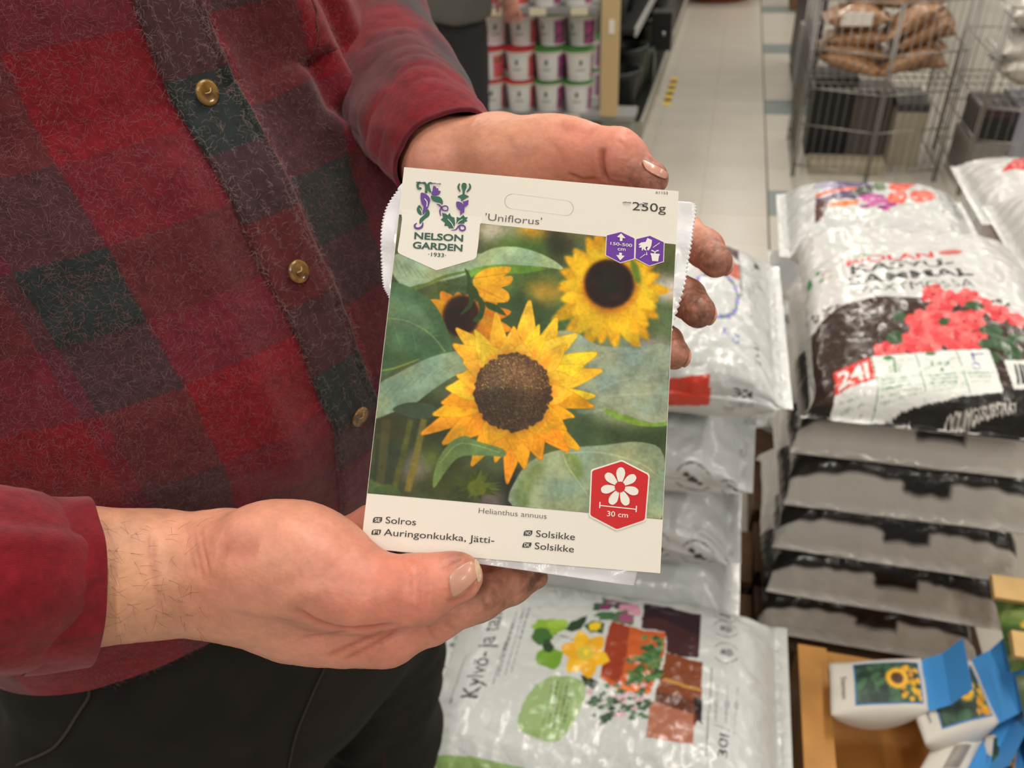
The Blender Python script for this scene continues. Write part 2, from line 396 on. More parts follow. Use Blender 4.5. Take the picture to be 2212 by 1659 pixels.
# stems
Ln([(870, 628), (915, 618), (960, 598), (1015, 585)], [9, 8, 7, 5], (110, 134, 70), 1, 1)
Ln([(918, 690), (925, 650), (960, 620), (990, 604)], [10, 9, 8, 6], (86, 106, 54), 1, 1)
Ln([(952, 680), (950, 640), (946, 610)], 8, (82, 102, 58), 1, 1); Ln([(1012, 625), (980, 622), (960, 640), (958, 680)], [12, 11, 11, 9], (78, 98, 56), 1, 1)
# second flower, behind
for a, l in ((-2.2, 75), (-1.7, 60), (-1.2, 62), (-0.5, 95), (-0.15, 110), (0.2, 112), (0.55, 100), (0.95, 85), (-2.6, 80), (-3.0, 55)):
    b = np.array([math.cos(a), math.sin(a)]); n_ = np.array([-b[1], b[0]]); c0 = np.array([996, 690.])
    G([c0-n_*14, c0+b*l*.6-n_*17, c0+b*l, c0+b*l*.6+n_*17, c0+n_*14], (226, 146+_r.integers(-10, 14), 34), 1, 1)
E(996, 682, 40, 46, (62, 38, 24), 1, 4); E(990, 690, 26, 32, (50, 28, 20), .9, 4)
# bud
for q in ([(1022, 602), (1050, 580), (1100, 576), (1098, 590), (1060, 612), (1030, 626)], [(1034, 628), (1060, 604), (1104, 596), (1104, 612), (1080, 622), (1040, 634)], [(1030, 620), (1070, 618), (1098, 632), (1096, 652), (1060, 652), (1036, 640)]):
    G(q, (238, 168+_r.integers(-14, 14), 42), 1, 1); Ln([q[0], q[3]], 1.5, (200, 120, 30), .7)
for q in ([(1004, 580), (1016, 596), (1018, 630), (1008, 634), (1010, 606)], [(1012, 630), (1024, 634), (1018, 664), (992, 682), (1012, 654)], [(1028, 640), (1048, 656), (1040, 690), (1020, 694), (1036, 670)], [(1048, 652), (1074, 660), (1094, 682), (1070, 674), (1052, 664)], [(1010, 610), (1030, 625), (1034, 645), (1014, 640)]):
    G(q, (66, 88, 44), 1, 1)
# large leaves at the left
G([(838, 616), (880, 618), (930, 648), (962, 700), (976, 762), (930, 778), (870, 790), (812, 812), (826, 700)], (92, 122, 84), 1, 1)
G([(838, 640), (880, 640), (915, 670), (930, 710), (880, 715), (832, 700)], (122, 146, 112), .6, 8); G([(815, 770), (880, 760), (950, 750), (960, 765), (880, 782), (812, 806)], (74, 104, 66), .7, 5)
Ln([(826, 686), (880, 694), (930, 722), (962, 760)], 3, (150, 170, 112), .9, 1)
for k in range(8): Ln([(840+14*k, 690+5*k), (852+15*k, 662+9*k)], 1.6, (128, 150, 104), .6)
Ln([(850, 700), (862, 740)], 1.6, (130, 150, 106), .6); Ln([(890, 712), (900, 756)], 1.6, (130, 150, 106), .6)
G([(812, 838), (860, 806), (930, 772), (1000, 757), (1041, 772), (1026, 792), (975, 816), (930, 846), (890, 876), (846, 892), (803, 902)], (146, 168, 140), 1, 1)
Ln([(808, 802), (850, 796), (905, 776)], 3, (158, 176, 96), .9, 1)
for k in range(9): Ln([(826+20*k, 862-9*k), (850+20*k, 832-7*k)], 1.8, (124, 146, 118), .6)
G([(848, 886), (880, 870), (930, 874), (948, 896), (900, 904)], (76, 90, 66), 1, 1)
for x0, x1, wd, c in ((835, 818, 18, (84, 86, 50)), (888, 850, 12, (98, 100, 46)), (916, 880, 14, (128, 118, 52)), (805, 800, 10, (70, 84, 50))):
    Ln([(x0, 905), ((x0+x1)/2+2, 980), (x1, 1062)], wd, c, .9, 2)
G([(782, 1030), (810, 1040), (840, 1062), (800, 1078), (778, 1066)], (96, 116, 68), 1, 2); G([(810, 1056), (840, 1046), (864, 1062), (860, 1080), (815, 1076)], (78, 98, 58), 1, 1)
# big pale leaves right
G([(1190, 722), (1240, 716), (1290, 745), (1360, 750), (1446, 748), (1442, 832), (1440, 912), (1386, 908), (1330, 886), (1284, 850), (1250, 830), (1220, 780)], (156, 168, 146), 1, 2)
G([(1300, 880), (1350, 896), (1400, 914), (1440, 912), (1438, 920), (1380, 920), (1320, 900)], (126, 164, 72), 1, 1)
for q in ([(1284, 846), (1340, 822), (1440, 806)], [(1300, 858), (1360, 852), (1440, 850)], [(1240, 800), (1300, 770), (1400, 756)]): Ln(q, 3, (182, 188, 172), .7, 2)
for k in range(60): E(_r.uniform(1250, 1438), _r.uniform(760, 900), _r.uniform(6, 16), _r.uniform(3, 6), tuple(np.array((160, 168, 152))+_r.integers(-18, 20)), .35, 2, _r.uniform(-.5, .2))
G([(1108, 1094), (1118, 1030), (1160, 988), (1230, 968), (1300, 962), (1384, 955), (1434, 985), (1426, 1124), (1270, 1112)], (158, 172, 140), 1, 1)
G([(1112, 1090), (1122, 1036), (1160, 1000), (1180, 1010), (1150, 1050), (1140, 1098)], (122, 148, 92), .7, 5); G([(1220, 975), (1250, 990), (1258, 1030), (1240, 1032), (1222, 1000)], (138, 158, 82), .8, 4)
Ln([(1216, 980), (1228, 1010), (1256, 1050), (1290, 1100)], 3, (190, 198, 160), .8, 1); Ln([(1222, 978), (1300, 978), (1380, 1000), (1424, 1030)], 3, (190, 198, 170), .8, 1)
for k in range(40): E(_r.uniform(1125, 1420), _r.uniform(985, 1110), _r.uniform(6, 18), _r.uniform(4, 9), tuple(np.array((156, 170, 138))+_r.integers(-22, 18)), .3, 3, _r.uniform(0, 3))
# bud and curled leaf below
for k in range(30):
    a = _r.uniform(0, 6.28); G([(1030+10*math.cos(a+.9), 1052+10*math.sin(a+.9)), (1030+_r.uniform(30, 62)*math.cos(a), 1048+_r.uniform(26, 44)*math.sin(a)), (1030+10*math.cos(a-.9), 1052+10*math.sin(a-.9))], tuple(np.array((84, 98, 36))+_r.integers(-22, 24)), 1, 0, False)
E(1030, 1054, 20, 16, (112, 122, 40), 1, 2)
# the main flower
tips = [(1145, 648, 24), (1110, 704, 22), (1070, 674, 22), (1025, 712, 20), (985, 708, 20), (978, 742, 22), (1165, 700, 20), (1205, 686, 22), (1180, 716, 20), (1246, 720, 24), (1225, 745, 20), (1290, 762, 24), (1302, 800, 20), (1262, 790, 20), (1287, 856, 18), (1284, 878, 20), (1242, 902, 18),
        (1252, 972, 24), (1228, 976, 24), (1205, 960, 22), (1170, 994, 26), (1133, 1014, 24), (1096, 1046, 20), (1070, 1000, 20), (1050, 970, 24), (1018, 1008, 20), (1000, 950, 22), (955, 960, 26), (909, 938, 22), (934, 896, 24), (952, 870, 24), (962, 838, 24), (985, 810, 22), (1000, 780, 22), (1040, 740, 24), (1090, 730, 22), (1130, 735, 22), (1060, 960, 22), (1110, 975, 22), (1150, 965, 22), (1190, 940, 22), (1225, 930, 22), (1240, 850, 20), (1250, 820, 20)]
cf = np.array([1108., 847.])
order = sorted(range(len(tips)), key=lambda i: -np.hypot(tips[i][0]-cf[0], tips[i][1]-cf[1]))
for i in order:
    x, y, wd = tips[i]; t = np.array([x, y], float); b = t-cf; l = np.linalg.norm(b); b /= l; n_ = np.array([-b[1], b[0]])*wd*_r.uniform(.9, 1.1); sk = n_*_r.uniform(-.4, .4)
    lo_ = y > 860; base = np.array((246, 178, 28) if lo_ else (250, 206, 62)) + _r.integers(-10, 10, 3)
    o_ = cf+b*62; pts = [o_-n_*.75, o_+b*(l-62)*.45-n_+sk, t-b*10-n_*.3, t, t-b*10+n_*.3, o_+b*(l-62)*.45+n_+sk, o_+n_*.75]
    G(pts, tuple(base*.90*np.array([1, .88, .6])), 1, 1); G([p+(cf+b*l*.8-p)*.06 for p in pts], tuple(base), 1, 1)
    for s_ in (-.35, .1, .45): Ln([o_+n_*s_, o_+b*(l-62)*.5+n_*s_+sk, t-b*14+n_*s_*.3], 1.5, tuple(base*np.array([.93, .82, .55])), .45, 1)
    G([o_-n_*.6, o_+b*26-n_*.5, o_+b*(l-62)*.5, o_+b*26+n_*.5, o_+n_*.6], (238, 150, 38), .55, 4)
t_ = np.linspace(0, 2*math.pi, 90, endpoint=False); rad = 84+_r.normal(0, 2.4, 90)
G(np.stack([cf[0]+rad*np.cos(t_)*.99, cf[1]+rad*np.sin(t_)], 1), (84, 62, 44), 1, 1)
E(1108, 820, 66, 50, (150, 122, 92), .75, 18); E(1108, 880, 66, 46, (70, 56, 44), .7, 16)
for k in range(1500):
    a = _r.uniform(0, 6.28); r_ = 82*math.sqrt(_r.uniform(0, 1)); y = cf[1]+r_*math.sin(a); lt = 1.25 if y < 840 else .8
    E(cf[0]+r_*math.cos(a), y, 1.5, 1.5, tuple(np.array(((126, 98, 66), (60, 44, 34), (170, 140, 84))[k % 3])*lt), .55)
G([(948, 990), (972, 956), (1004, 942), (1034, 954), (1086, 970), (1089, 986), (1040, 984), (992, 988), (962, 1020), (938, 1054), (936, 1030)], (122, 146, 88), 1, 1)
Ln([(950, 1000), (985, 962), (1020, 960), (1080, 978)], 2.4, (158, 176, 118), .8)
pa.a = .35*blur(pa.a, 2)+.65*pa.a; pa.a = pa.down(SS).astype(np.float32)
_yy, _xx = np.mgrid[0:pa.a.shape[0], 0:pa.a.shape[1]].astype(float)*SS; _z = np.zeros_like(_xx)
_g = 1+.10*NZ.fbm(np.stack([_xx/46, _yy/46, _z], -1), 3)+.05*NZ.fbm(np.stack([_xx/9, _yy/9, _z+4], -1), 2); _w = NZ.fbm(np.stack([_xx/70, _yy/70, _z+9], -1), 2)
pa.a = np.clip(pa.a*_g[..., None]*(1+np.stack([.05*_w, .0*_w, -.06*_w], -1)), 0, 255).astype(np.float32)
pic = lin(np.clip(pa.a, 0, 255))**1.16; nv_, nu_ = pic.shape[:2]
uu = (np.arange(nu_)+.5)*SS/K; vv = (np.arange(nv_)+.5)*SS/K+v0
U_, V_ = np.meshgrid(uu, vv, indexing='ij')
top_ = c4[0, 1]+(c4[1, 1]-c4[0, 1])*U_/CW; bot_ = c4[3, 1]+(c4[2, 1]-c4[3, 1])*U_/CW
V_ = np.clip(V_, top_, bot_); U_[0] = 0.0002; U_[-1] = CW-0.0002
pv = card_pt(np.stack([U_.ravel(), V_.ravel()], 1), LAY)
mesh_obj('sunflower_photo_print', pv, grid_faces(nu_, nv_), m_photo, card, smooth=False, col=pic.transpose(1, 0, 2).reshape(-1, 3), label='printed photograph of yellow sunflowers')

# shield, emblem, lettering, badges
flat('logo_shield', [(866, 452), (868.6, 473), (864, 510), (859, 540), (860, 546), (866, 550), (942, 584), (948, 583), (1023, 561), (1029, 556), (1033, 529), (1037, 485), (1042, 481), (1042, 470)], m_white, 2)
S = lambda p, wd: cL(ribbon(p, wd))
Bq = lambda p: cL(blob(p))
flats('emblem_leaves', [S([(775, 400), (738, 400), (724, 362), (742, 330), (790, 325), (825, 345), (836, 400), (832, 462)], [20, 30, 30, 26, 26, 30, 30, 34]), S([(912, 335), (882, 332), (862, 358), (872, 412), (893, 455)], [14, 24, 32, 34, 18]),
        Bq([(893, 500), (960, 502), (1015, 515), (1045, 560), (1038, 608), (980, 580), (920, 556)]), Bq([(745, 615), (775, 650), (780, 690), (770, 745), (725, 710), (715, 660)]), Bq([(850, 670), (878, 705), (868, 755), (815, 795), (765, 850), (748, 845), (755, 790), (810, 740)]),
        cL([(1035, 715), (1085, 725), (1110, 745), (1135, 715), (1155, 762), (1195, 775), (1205, 850), (1190, 910), (1125, 912), (1110, 880), (1065, 880), (1075, 840), (1020, 800), (1050, 775)]), cL([(1225, 765), (1265, 780), (1310, 740), (1330, 770), (1368, 770), (1345, 800), (1365, 820), (1320, 830), (1325, 850), (1220, 855)]),
        Bq([(1320, 330), (1348, 345), (1350, 390), (1330, 430), (1325, 480), (1300, 480), (1300, 430), (1285, 380), (1295, 340)]), S([(1262, 338), (1246, 385), (1268, 445)], [16, 28, 14]), S([(1385, 340), (1396, 390), (1352, 448)], [16, 28, 14]),
        Bq([(1235, 510), (1270, 487), (1310, 478), (1350, 487), (1380, 510), (1335, 528), (1285, 565), (1277, 530)])], m_green, 4)
flats('emblem_petals', [Bq([(925, 375), (955, 380), (965, 400), (990, 405), (990, 430), (1020, 440), (1000, 475), (960, 490), (900, 480), (915, 430)]), Bq([(765, 465), (820, 470), (870, 510), (885, 560), (855, 650), (835, 685), (800, 735), (785, 720), (800, 640), (770, 580)]),
        S([(970, 600), (1020, 635), (1050, 680), (1100, 685), (1112, 652), (1088, 628), (1045, 638), (1010, 690), (1022, 755)], [10, 20, 18, 16, 16, 16, 18, 20, 12]), S([(715, 846), (686, 875), (700, 908), (740, 914), (780, 890), (795, 840)], [12, 22, 26, 28, 28, 12]),
        S([(1150, 938), (1210, 930), (1250, 885), (1290, 872), (1328, 892), (1328, 928), (1290, 942), (1262, 920), (1265, 885)], [6, 14, 20, 20, 20, 20, 20, 20, 16]), Bq([(1220, 575), (1275, 580), (1320, 620), (1322, 690), (1312, 715), (1260, 680), (1225, 640)]), cL([(1300, 575), (1378, 550), (1370, 610), (1325, 640)]), cL([(1268, 695), (1300, 715), (1270, 752)])], m_purple, 5)
flats('emblem_veins', [S([(815, 535), (846, 580), (842, 640)], 11), S([(1110, 795), (1160, 850), (1190, 908)], 9), S([(1300, 800), (1250, 830), (1225, 870)], 8), S([(755, 660), (775, 700), (785, 735)], 7), S([(975, 595), (1010, 600), (1035, 622)], 7)], m_white, 6)
ctext('brand_lettering', 'NELSON', cL((680, 1045)), cL((1305, 1080)), 14.4, m_dgreen, 0.028, 4)
ctext('brand_lettering', 'GARDEN', cL((660, 1165)), cL((1296, 1205)), 14.4, m_dgreen, 0.028, 4)
ctext('year_lettering', '·1933·', cL((858, 1266)), cL((1085, 1282)), 8.4, m_dgreen, 0.012, 4)
ctext('variety_lettering', "'Uniflorus'", cA((838, 395)), cA((1193, 425)), 15.5, m_grey, -0.004)
ctext('weight_lettering', '250g', cHx((795, 558)), cHx((1342, 596)), 18.6, m_black, -0.002)
ctext('number_lettering', '61153', cHx((1178, 290)), cHx((1375, 303)), 5.6, m_grey, 0)
ctext('latin_name_lettering', 'Helianthus annuus', cB((855, 955)), cB((1282, 992)), 12, m_grey, -0.006)
for s, l, r_, bx in (('Solros', cBL((410, 222)), cBL((700, 243)), ('SE', 288, 163, 380, 217)), ('Auringonkukka, Jätti-', cBL((393, 338)), cBL((1448, 415)), ('FI', 275, 282, 368, 333)),
                     ('Solsikke', cB((1215, 1104)), cB((1460, 1126)), ('NO', 1728, 290, 1815, 342)), ('Solsikke', cB((1207, 1181)), cB((1453, 1203)), ('DK', 1716, 405, 1806, 455))):
    ctext('flower_name_lettering', s, l, r_, 15.0, m_black, 0.002)
    t, x0, y0, x1, y1 = bx; q = [(x0+4, y0+22), (x0+12, y0+7), (x0+28, y0), (x1, y0+2), (x1-3, y1-22), (x1-12, y1-8), (x1-28, y1), (x0, y1-2)]
    bo = flat('country_badge', cBL(q), m_black, 2); ctext('country_lettering', t, cBL((x0+20, y1-11)), cBL((x1-18, y1-8)), 7.6, m_white, 0.012, 4, card)
def hexbadge(o, i, m_, nm):
    h = flat(nm, o, m_white, 3); flat(nm+'_face', i, m_, 4); return h
def inset(p, k): p = np.asarray(p, float); c = p.mean(0); return c+(p-c)*k
h1 = [(612, 905), (842, 1015), (836, 1360), (600, 1428), (354, 1300), (368, 965)]; h2 = [(1082, 968), (1322, 1080), (1310, 1405), (1075, 1478), (834, 1350), (848, 1025)]
hexbadge(cHx(h1), cHx(inset(h1, .945)), m_hexp, 'height_badge'); hexbadge(cHx(h2), cHx(inset(h2, .945)), m_hexp, 'sowing_badge')
flats('height_arrows', [cHx([(612, 945), (685, 1025), (635, 1020), (632, 1070), (590, 1068), (593, 1015), (545, 1000)]), cHx([(580, 1258), (625, 1262), (622, 1305), (670, 1310), (597, 1385), (530, 1295), (578, 1300)])], m_white, 6)
ctext('height_lettering', '150-500', cHx((437, 1130)), cHx((790, 1166)), 6.6, m_white, 0.008, 6); ctext('height_lettering', 'cm', cHx((555, 1222)), cHx((682, 1232)), 8.0, m_white, 0.006, 6)
flats('sowing_icon', [cHx([(1040, 1020), (1115, 1055), (1105, 1130), (1088, 1180), (1062, 1218), (1042, 1225), (1032, 1195), (1050, 1165), (1022, 1160), (1005, 1185), (1030, 1225), (992, 1220), (974, 1190), (962, 1225), (946, 1220), (946, 1172), (912, 1182), (898, 1165), (936, 1132), (902, 1140), (897, 1122), (940, 1092), (1010, 1085)]),
        cHx(ribbon([(1130, 1175), (1240, 1098)], 10)), cHx(ribbon([(920, 1345), (1005, 1282)], 10)), cHx(ribbon([(1028, 1238), (1028, 1270), (1026, 1296)], [4, 10, 26])), cHx([(1090, 1265), (1240, 1280), (1236, 1305), (1228, 1305), (1214, 1400), (1116, 1395), (1100, 1298), (1092, 1296)]), cHx(ribbon([(1158, 1276), (1152, 1242), (1104, 1220)], [8, 16, 20])), cHx(ribbon([(1160, 1270), (1178, 1236), (1222, 1222)], [8, 16, 20]))], m_white, 6)
h3 = [(1750, 622), (1762, 624), (1922, 706), (1930, 722), (1908, 996), (1898, 1008), (1730, 1065), (1716, 1064), (1556, 980), (1548, 968), (1560, 690), (1568, 680)]
hexbadge(cB(h3), cB(inset(h3, .953)), m_red, 'spacing_badge')
pet = []
for k in range(7):
    a = -math.pi/2+0.06+2*math.pi*k/7; b = np.array([math.cos(a), math.sin(a)*1.03]); n_ = np.array([-b[1], b[0]]); c0 = np.array([1742, 792.])
    pet.append(cB(blob([c0+b*26-n_*9, c0+b*80-n_*27, c0+b*112-n_*18, c0+b*120, c0+b*112+n_*18, c0+b*80+n_*27, c0+b*26+n_*9])))
for p in pet: flat('flower_icon_petal', p, m_white, 6)
flat('flower_icon_heart', cB([(1742+33*math.cos(a), 792+34*math.sin(a)) for a in np.linspace(0, 6.28, 24, endpoint=False)]), m_red, 8)
flats('spacing_icon', [cB(ribbon([(1615, 908), (1845, 932)], 6)), cB(ribbon([(1617, 886), (1615, 924)], 7)), cB(ribbon([(1846, 910), (1843, 950)], 7))], m_white, 6)
ctext('spacing_lettering', '30 cm', cB((1660, 974)), cB((1792, 985)), 11.5, m_white, 0.004, 6)
# hang slot (cut line) and staples
sl = []; th = math.atan2(.0, 1)
a_, b_ = card_uv([cA((1010, 276)), cA((1345, 318))]); rr = np.linalg.norm(card_uv([cA((1177, 250))])[0]-card_uv([cA((1177, 346))])[0])/2
e_ = _n(np.append(b_-a_, 0))[:2]; n2 = np.array([-e_[1], e_[0]]); ring = [b_+rr*(math.cos(q)*e_+math.sin(q)*n2) for q in np.linspace(-math.pi/2, math.pi/2, 12)] + [a_+rr*(math.cos(q)*e_+math.sin(q)*n2) for q in np.linspace(math.pi/2, 1.5*math.pi, 12)]
ring = np.array(ring); cen = ring.mean(0); inn = cen+(ring-cen)*0.975; nR = len(ring)
mesh_obj('hang_slot', np.vstack([card_pt(ring, LAY), card_pt(inn, LAY)]), [(i, (i+1) % nR, nR+(i+1) % nR, nR+i) for i in range(nR)], m_groove, card, smooth=False)
for l, r_ in ((cL((706, 322)), cL((828, 324))), (cL((905, 336)), cL((1020, 340))), (cHx((645, 432)), cHx((775, 440))), (cHx((915, 462)), cHx((1042, 474)))):
    a, b = card_uv([l, r_]); V, Fc = tube(np.vstack([card_pt([a], -.0005), card_pt([a+(b-a)*.05], .0005), card_pt([a+(b-a)*.5], .0007), card_pt([a+(b-a)*.95], .0005), card_pt([b], -.0005)]), 0.00028, 6); mesh_obj('staple', V, Fc, m_steel, card)
# the plastic seed bag stapled behind the card
tt = np.linspace(0, 1, 420); nb = len(tt)
Lx = card_uv([(880, 372), (858, 395), (826, 440), (818, 500), (817, 560), (822, 610), (836, 650), (830, 760), (815, 900), (806, 1020), (812, 1120), (836, 1190)])
Rx = card_uv([(1440, 425), (1511, 430), (1506, 490), (1496, 560), (1480, 640), (1452, 740), (1440, 830), (1428, 930), (1420, 1030), (1404, 1130), (1390, 1190), (1376, 1268)])
Ls = catmull(Lx, nb); Rs = catmull(Rx, nb)
tooth = np.abs((np.arange(nb)/5.0) % 1-.5)*2*0.0011
tl_ = tooth*((tt > .1) & (tt < .55)); tr2_ = tooth*((tt > .05) & (tt < .6))
su = np.concatenate([np.linspace(0, .14, 14), np.linspace(.16, .84, 40), np.linspace(.86, 1, 14)]); nsu = len(su)
def bag_sheet(back):
    V = np.empty((nsu, nb, 3))
    for i, s in enumerate(su):
        uv = Ls*(1-s)+Rs*s; uv[:, 0] += tl_*max(0, 1-s/.012)-tr2_*max(0, 1-(1-s)/.012)
        e1 = np.clip(min(s, 1-s)/.16, 0, 1); e1 = e1**.6 if min(s, 1-s) > .045 else 0
        et = np.clip(tt/.30, 0, 1)**.8*np.clip((1-tt)/.035, 0, 1)**.5
        wv = NZ.fbm(np.stack([uv[:, 0]*90, uv[:, 1]*60, 0*uv[:, 0]+3.1*back], 1))*0.0011
        edge = 1-np.clip(min(s, 1-s)/.15, 0, 1)
        base = -0.0025-0.0035*edge+wv*(0.4+edge)+0.0012*np.sin(uv[:, 1]*260+s*9)*edge
        off = base - (0.024*e1*et+0.0004 if back else 0)
        V[i] = card_pt(uv, np.minimum(off, -0.0012))
    return V.reshape(-1, 3)
gf = grid_faces(nsu, nb)
Vf, Vb = bag_sheet(0), bag_sheet(1); Nn = len(Vf)
rim = []
for i in range(nsu-1): rim += [(i*nb+nb-1, (i+1)*nb+nb-1, Nn+(i+1)*nb+nb-1, Nn+i*nb+nb-1), ((i+1)*nb, i*nb, Nn+i*nb, Nn+(i+1)*nb)]
for j in range(nb-1): rim += [(j, j+1, Nn+j+1, Nn+j), ((nsu-1)*nb+j+1, (nsu-1)*nb+j, Nn+(nsu-1)*nb+j, Nn+(nsu-1)*nb+j+1)]
mesh_obj('plastic_bag', np.vstack([Vf, Vb]), np.vstack([gf, gf[:, ::-1]+Nn, np.array(rim)]), m_poly, packet, label='white plastic bag with serrated sealed edges')

# ------------------------------------------------------------------ the person holding the packet
FH = -R[:, 2].copy(); FH[2] = 0; FH = _n(FH); RH = np.array([FH[1], -FH[0], 0])
TH = math.radians(50); FD = math.sin(TH)*RH-math.cos(TH)*FH; LD = math.cos(TH)*RH+math.sin(TH)*FH   # facing, and the person's own left
BC = -0.23*RH+0.50*FH; BC[2] = 0
person = empty('person', (BC[0], BC[1], 0), 'person in a red plaid flannel shirt and dark work trousers holding the seed packet', 'person')

def spx(px, d): return px*d/F                                   # picture size at a depth -> metres
def J(x, y, d): return P(x, y, d)
CAMA = np.stack([R[:, 0], R[:, 1], R[:, 2]])                    # camera axes as rows
def chain(p, js, rs, k=0.006):
    d = None
    for i in range(len(js)-1):
        e = cone(p, js[i], js[i+1], rs[i], rs[i+1]); d = e if d is None else smin(d, e, k)
    return d
# right hand (below the packet), palm up, thumb towards the camera
rh_wr = [J(-140, 1246, .292), J(110, 1250, .311), J(330, 1240, .332), J(470, 1238, .335), J(640, 1262, .338)]
rh_wrr = [.0300, .0288, .0258, .0250, .0240]
rh_thumb = [J(560, 1205, .322), J(730, 1258, .313), J(800, 1279, .309), J(905, 1274, .306), J(984, 1248, .306)]
rh_thr = [.0186, .0168, .0136, .0126, .0086]
rh_idx = [J(770, 1352, .333), J(838, 1368, .332), J(930, 1336, .333), J(1035, 1292, .341), J(1105, 1262, .349), J(1160, 1248, .356)]
rh_idr = [.0155, .0128, .0103, .0092, .0080, .0050]
rh_mid = [J(760, 1330, .352), J(850, 1330, .360), J(960, 1290, .366), J(1080, 1230, .368), J(1150, 1195, .368)]
rh_rng = [J(740, 1300, .366), J(830, 1280, .378), J(930, 1240, .380), J(1040, 1190, .378), J(1100, 1160, .376)]
rh_pnk = [J(690, 1240, .372), J(742, 1165, .386), J(800, 1132, .386), J(880, 1110, .382), J(930, 1100, .380)]
def sd_rh(p):
    palm = chain(p, rh_wr, rh_wrr, .004)
    palm = smin(palm, cone(p, J(500, 1240, .338), J(700, 1318, .340), .0232, .0205), .010)
    palm = smin(palm, cone(p, J(640, 1330, .342), J(790, 1358, .338), .0180, .0135), .010)
    palm = smin(palm, cone(p, J(560, 1260, .352), J(720, 1260, .366), .022, .016), .014)
    fs = [chain(p, rh_idx, rh_idr, .005), chain(p, rh_mid, [.013, .0105, .0098, .009, .0065]), chain(p, rh_rng, [.012, .010, .0092, .0084, .006]), chain(p, rh_pnk, [.013, .0092, .0082, .0075, .0055])]
    d = None
    for f in fs:
        e = smin(palm, f, .010); d = e if d is None else smin(d, e, .0015)
    th = chain(p, rh_thumb[:3], rh_thr[:3], .010)
    th = smin(th, ellip(p, J(624, 1196, .318), CAMA, (.0272, .0210, .020)), .012)
    td = chain(p, rh_thumb[2:], [.0136, .0118, .0088], .004)
    td = smin(td, ellip(p, J(900, 1272, .3045), CAMA, (.014, .0126, .0108)), .006)
    td = smin(td, ellip(p, J(975, 1246, .3040), CAMA, (.0118, .0092, .0082)), .005)
    d = smin(smin(d, th, .0105), smin(th, td, .009), .0028)
    return d
# left hand (behind the packet), palm to the camera, thumb over the top edge
lh_wr = [J(760, 60, .60), J(850, 220, .52), J(905, 305, .465), J(965, 352, .432), J(1060, 352, .425)]
lh_wrr = [.034, .031, .0262, .0242, .0225]
lh_thumb = [J(1075, 332, .415), J(1205, 324, .400), J(1255, 330, .393), J(1330, 340, .384), J(1405, 386, .374)]
lh_thr = [.0180, .0138, .0130, .0112, .0085]
def fin(a, b, c, d_, e, rs): return [J(*a), J(*b), J(*c), J(*d_), J(*e)], rs
lh_f = [fin((1280, 455, .438), (1400, 474, .440), (1475, 500, .428), (1520, 535, .412), (1546, 564, .399), [.0125, .0105, .0098, .0096, .0084]),
        fin((1260, 545, .444), (1380, 580, .446), (1440, 612, .432), (1482, 644, .414), (1508, 672, .400), [.0125, .0108, .0100, .0098, .0088]),
        fin((1240, 640, .444), (1340, 680, .446), (1400, 712, .432), (1437, 742, .416), (1455, 764, .403), [.0120, .0102, .0095, .0092, .0082]),
        fin((1220, 720, .440), (1300, 765, .440), (1345, 795, .428), (1375, 820, .414), (1390, 838, .404), [.0110, .0090, .0084, .0080, .0070])]
def sd_lh(p):
    palm = chain(p, lh_wr, lh_wrr, .004)
    for (js, rs), o in zip(lh_f, ((1090, 340, .428), (1080, 380, .436), (1060, 420, .440), (1040, 440, .44))):
        palm = smin(palm, cone(p, J(*o), js[0], .019, .0135), .016)
    d = None
    for js, rs in lh_f:
        e = smin(palm, chain(p, js, rs, .004), .008); d = e if d is None else smin(d, e, .0012)
    th = chain(p, lh_thumb, lh_thr, .010)
    th = smin(th, ellip(p, J(1150, 338, .405), CAMA, (.030, .0172, .017)), .012)
    th = smin(th, ellip(p, J(1336, 338, .382), CAMA, (.0118, .0112, .0112)), .006)
    d = smin(d, th, .008)
    return d
def bbox(pts, pad): pts = np.array(pts); return pts.min(0)-pad, pts.max(0)+pad
SK = np.array((226, 158, 132)); SKR = np.array((218, 128, 108)); SKD = np.array((208, 160, 122)); DIRT = np.array((104, 66, 52))
def skin_cols(V, tips, redc, tanc):
    c = np.repeat(SK[None].astype(float), len(V), 0)
    n1 = NZ.fbm(V*70)[:, None]; n2 = NZ.fbm(V*260+5, 3)[:, None]; n3 = NZ.fbm(V*900+9, 2)[:, None]
    for q, r, k in redc:
        wgt = np.exp(-(np.linalg.norm(V-q, axis=1)/r)**2)[:, None]*k; c = c*(1-wgt)+SKR*wgt
    for q, r, k in tanc:
        wgt = np.exp(-(np.linalg.norm(V-q, axis=1)/r)**2)[:, None]*k; c = c*(1-wgt)+SKD*wgt
    c *= 1+.045*n1+.03*n2
    dw = np.zeros((len(V), 1))
    for q, r, k in tips: dw = np.maximum(dw, np.exp(-(np.linalg.norm(V-q, axis=1)/r)**2)[:, None]*k)
    dw = np.clip(dw*(1.0+.55*n2+.35*n3), 0, 1); c = c*(1-dw)+DIRT*dw
    return lin(np.clip(c, 0, 255))
lo, hi = bbox([J(-60, 1246, .35)]+rh_wr[1:]+rh_thumb+rh_idx+rh_mid+rh_rng+rh_pnk, .036)
VR, FR = polymesh(sd_rh, lo, hi, .0011)
lo, hi = bbox(lh_wr[1:]+lh_thumb+[j for f in lh_f for j in f[0]], .034)
VL, FL = polymesh(sd_lh, lo, hi, .0011)
def vnorm(V, Fc):
    n_ = np.cross(V[Fc[:, 2]]-V[Fc[:, 0]], V[Fc[:, 3]]-V[Fc[:, 1]]); N_ = np.zeros_like(V)
    for k in range(4): np.add.at(N_, Fc[:, k], n_)
    return N_/(np.linalg.norm(N_, axis=1)[:, None]+1e-12)
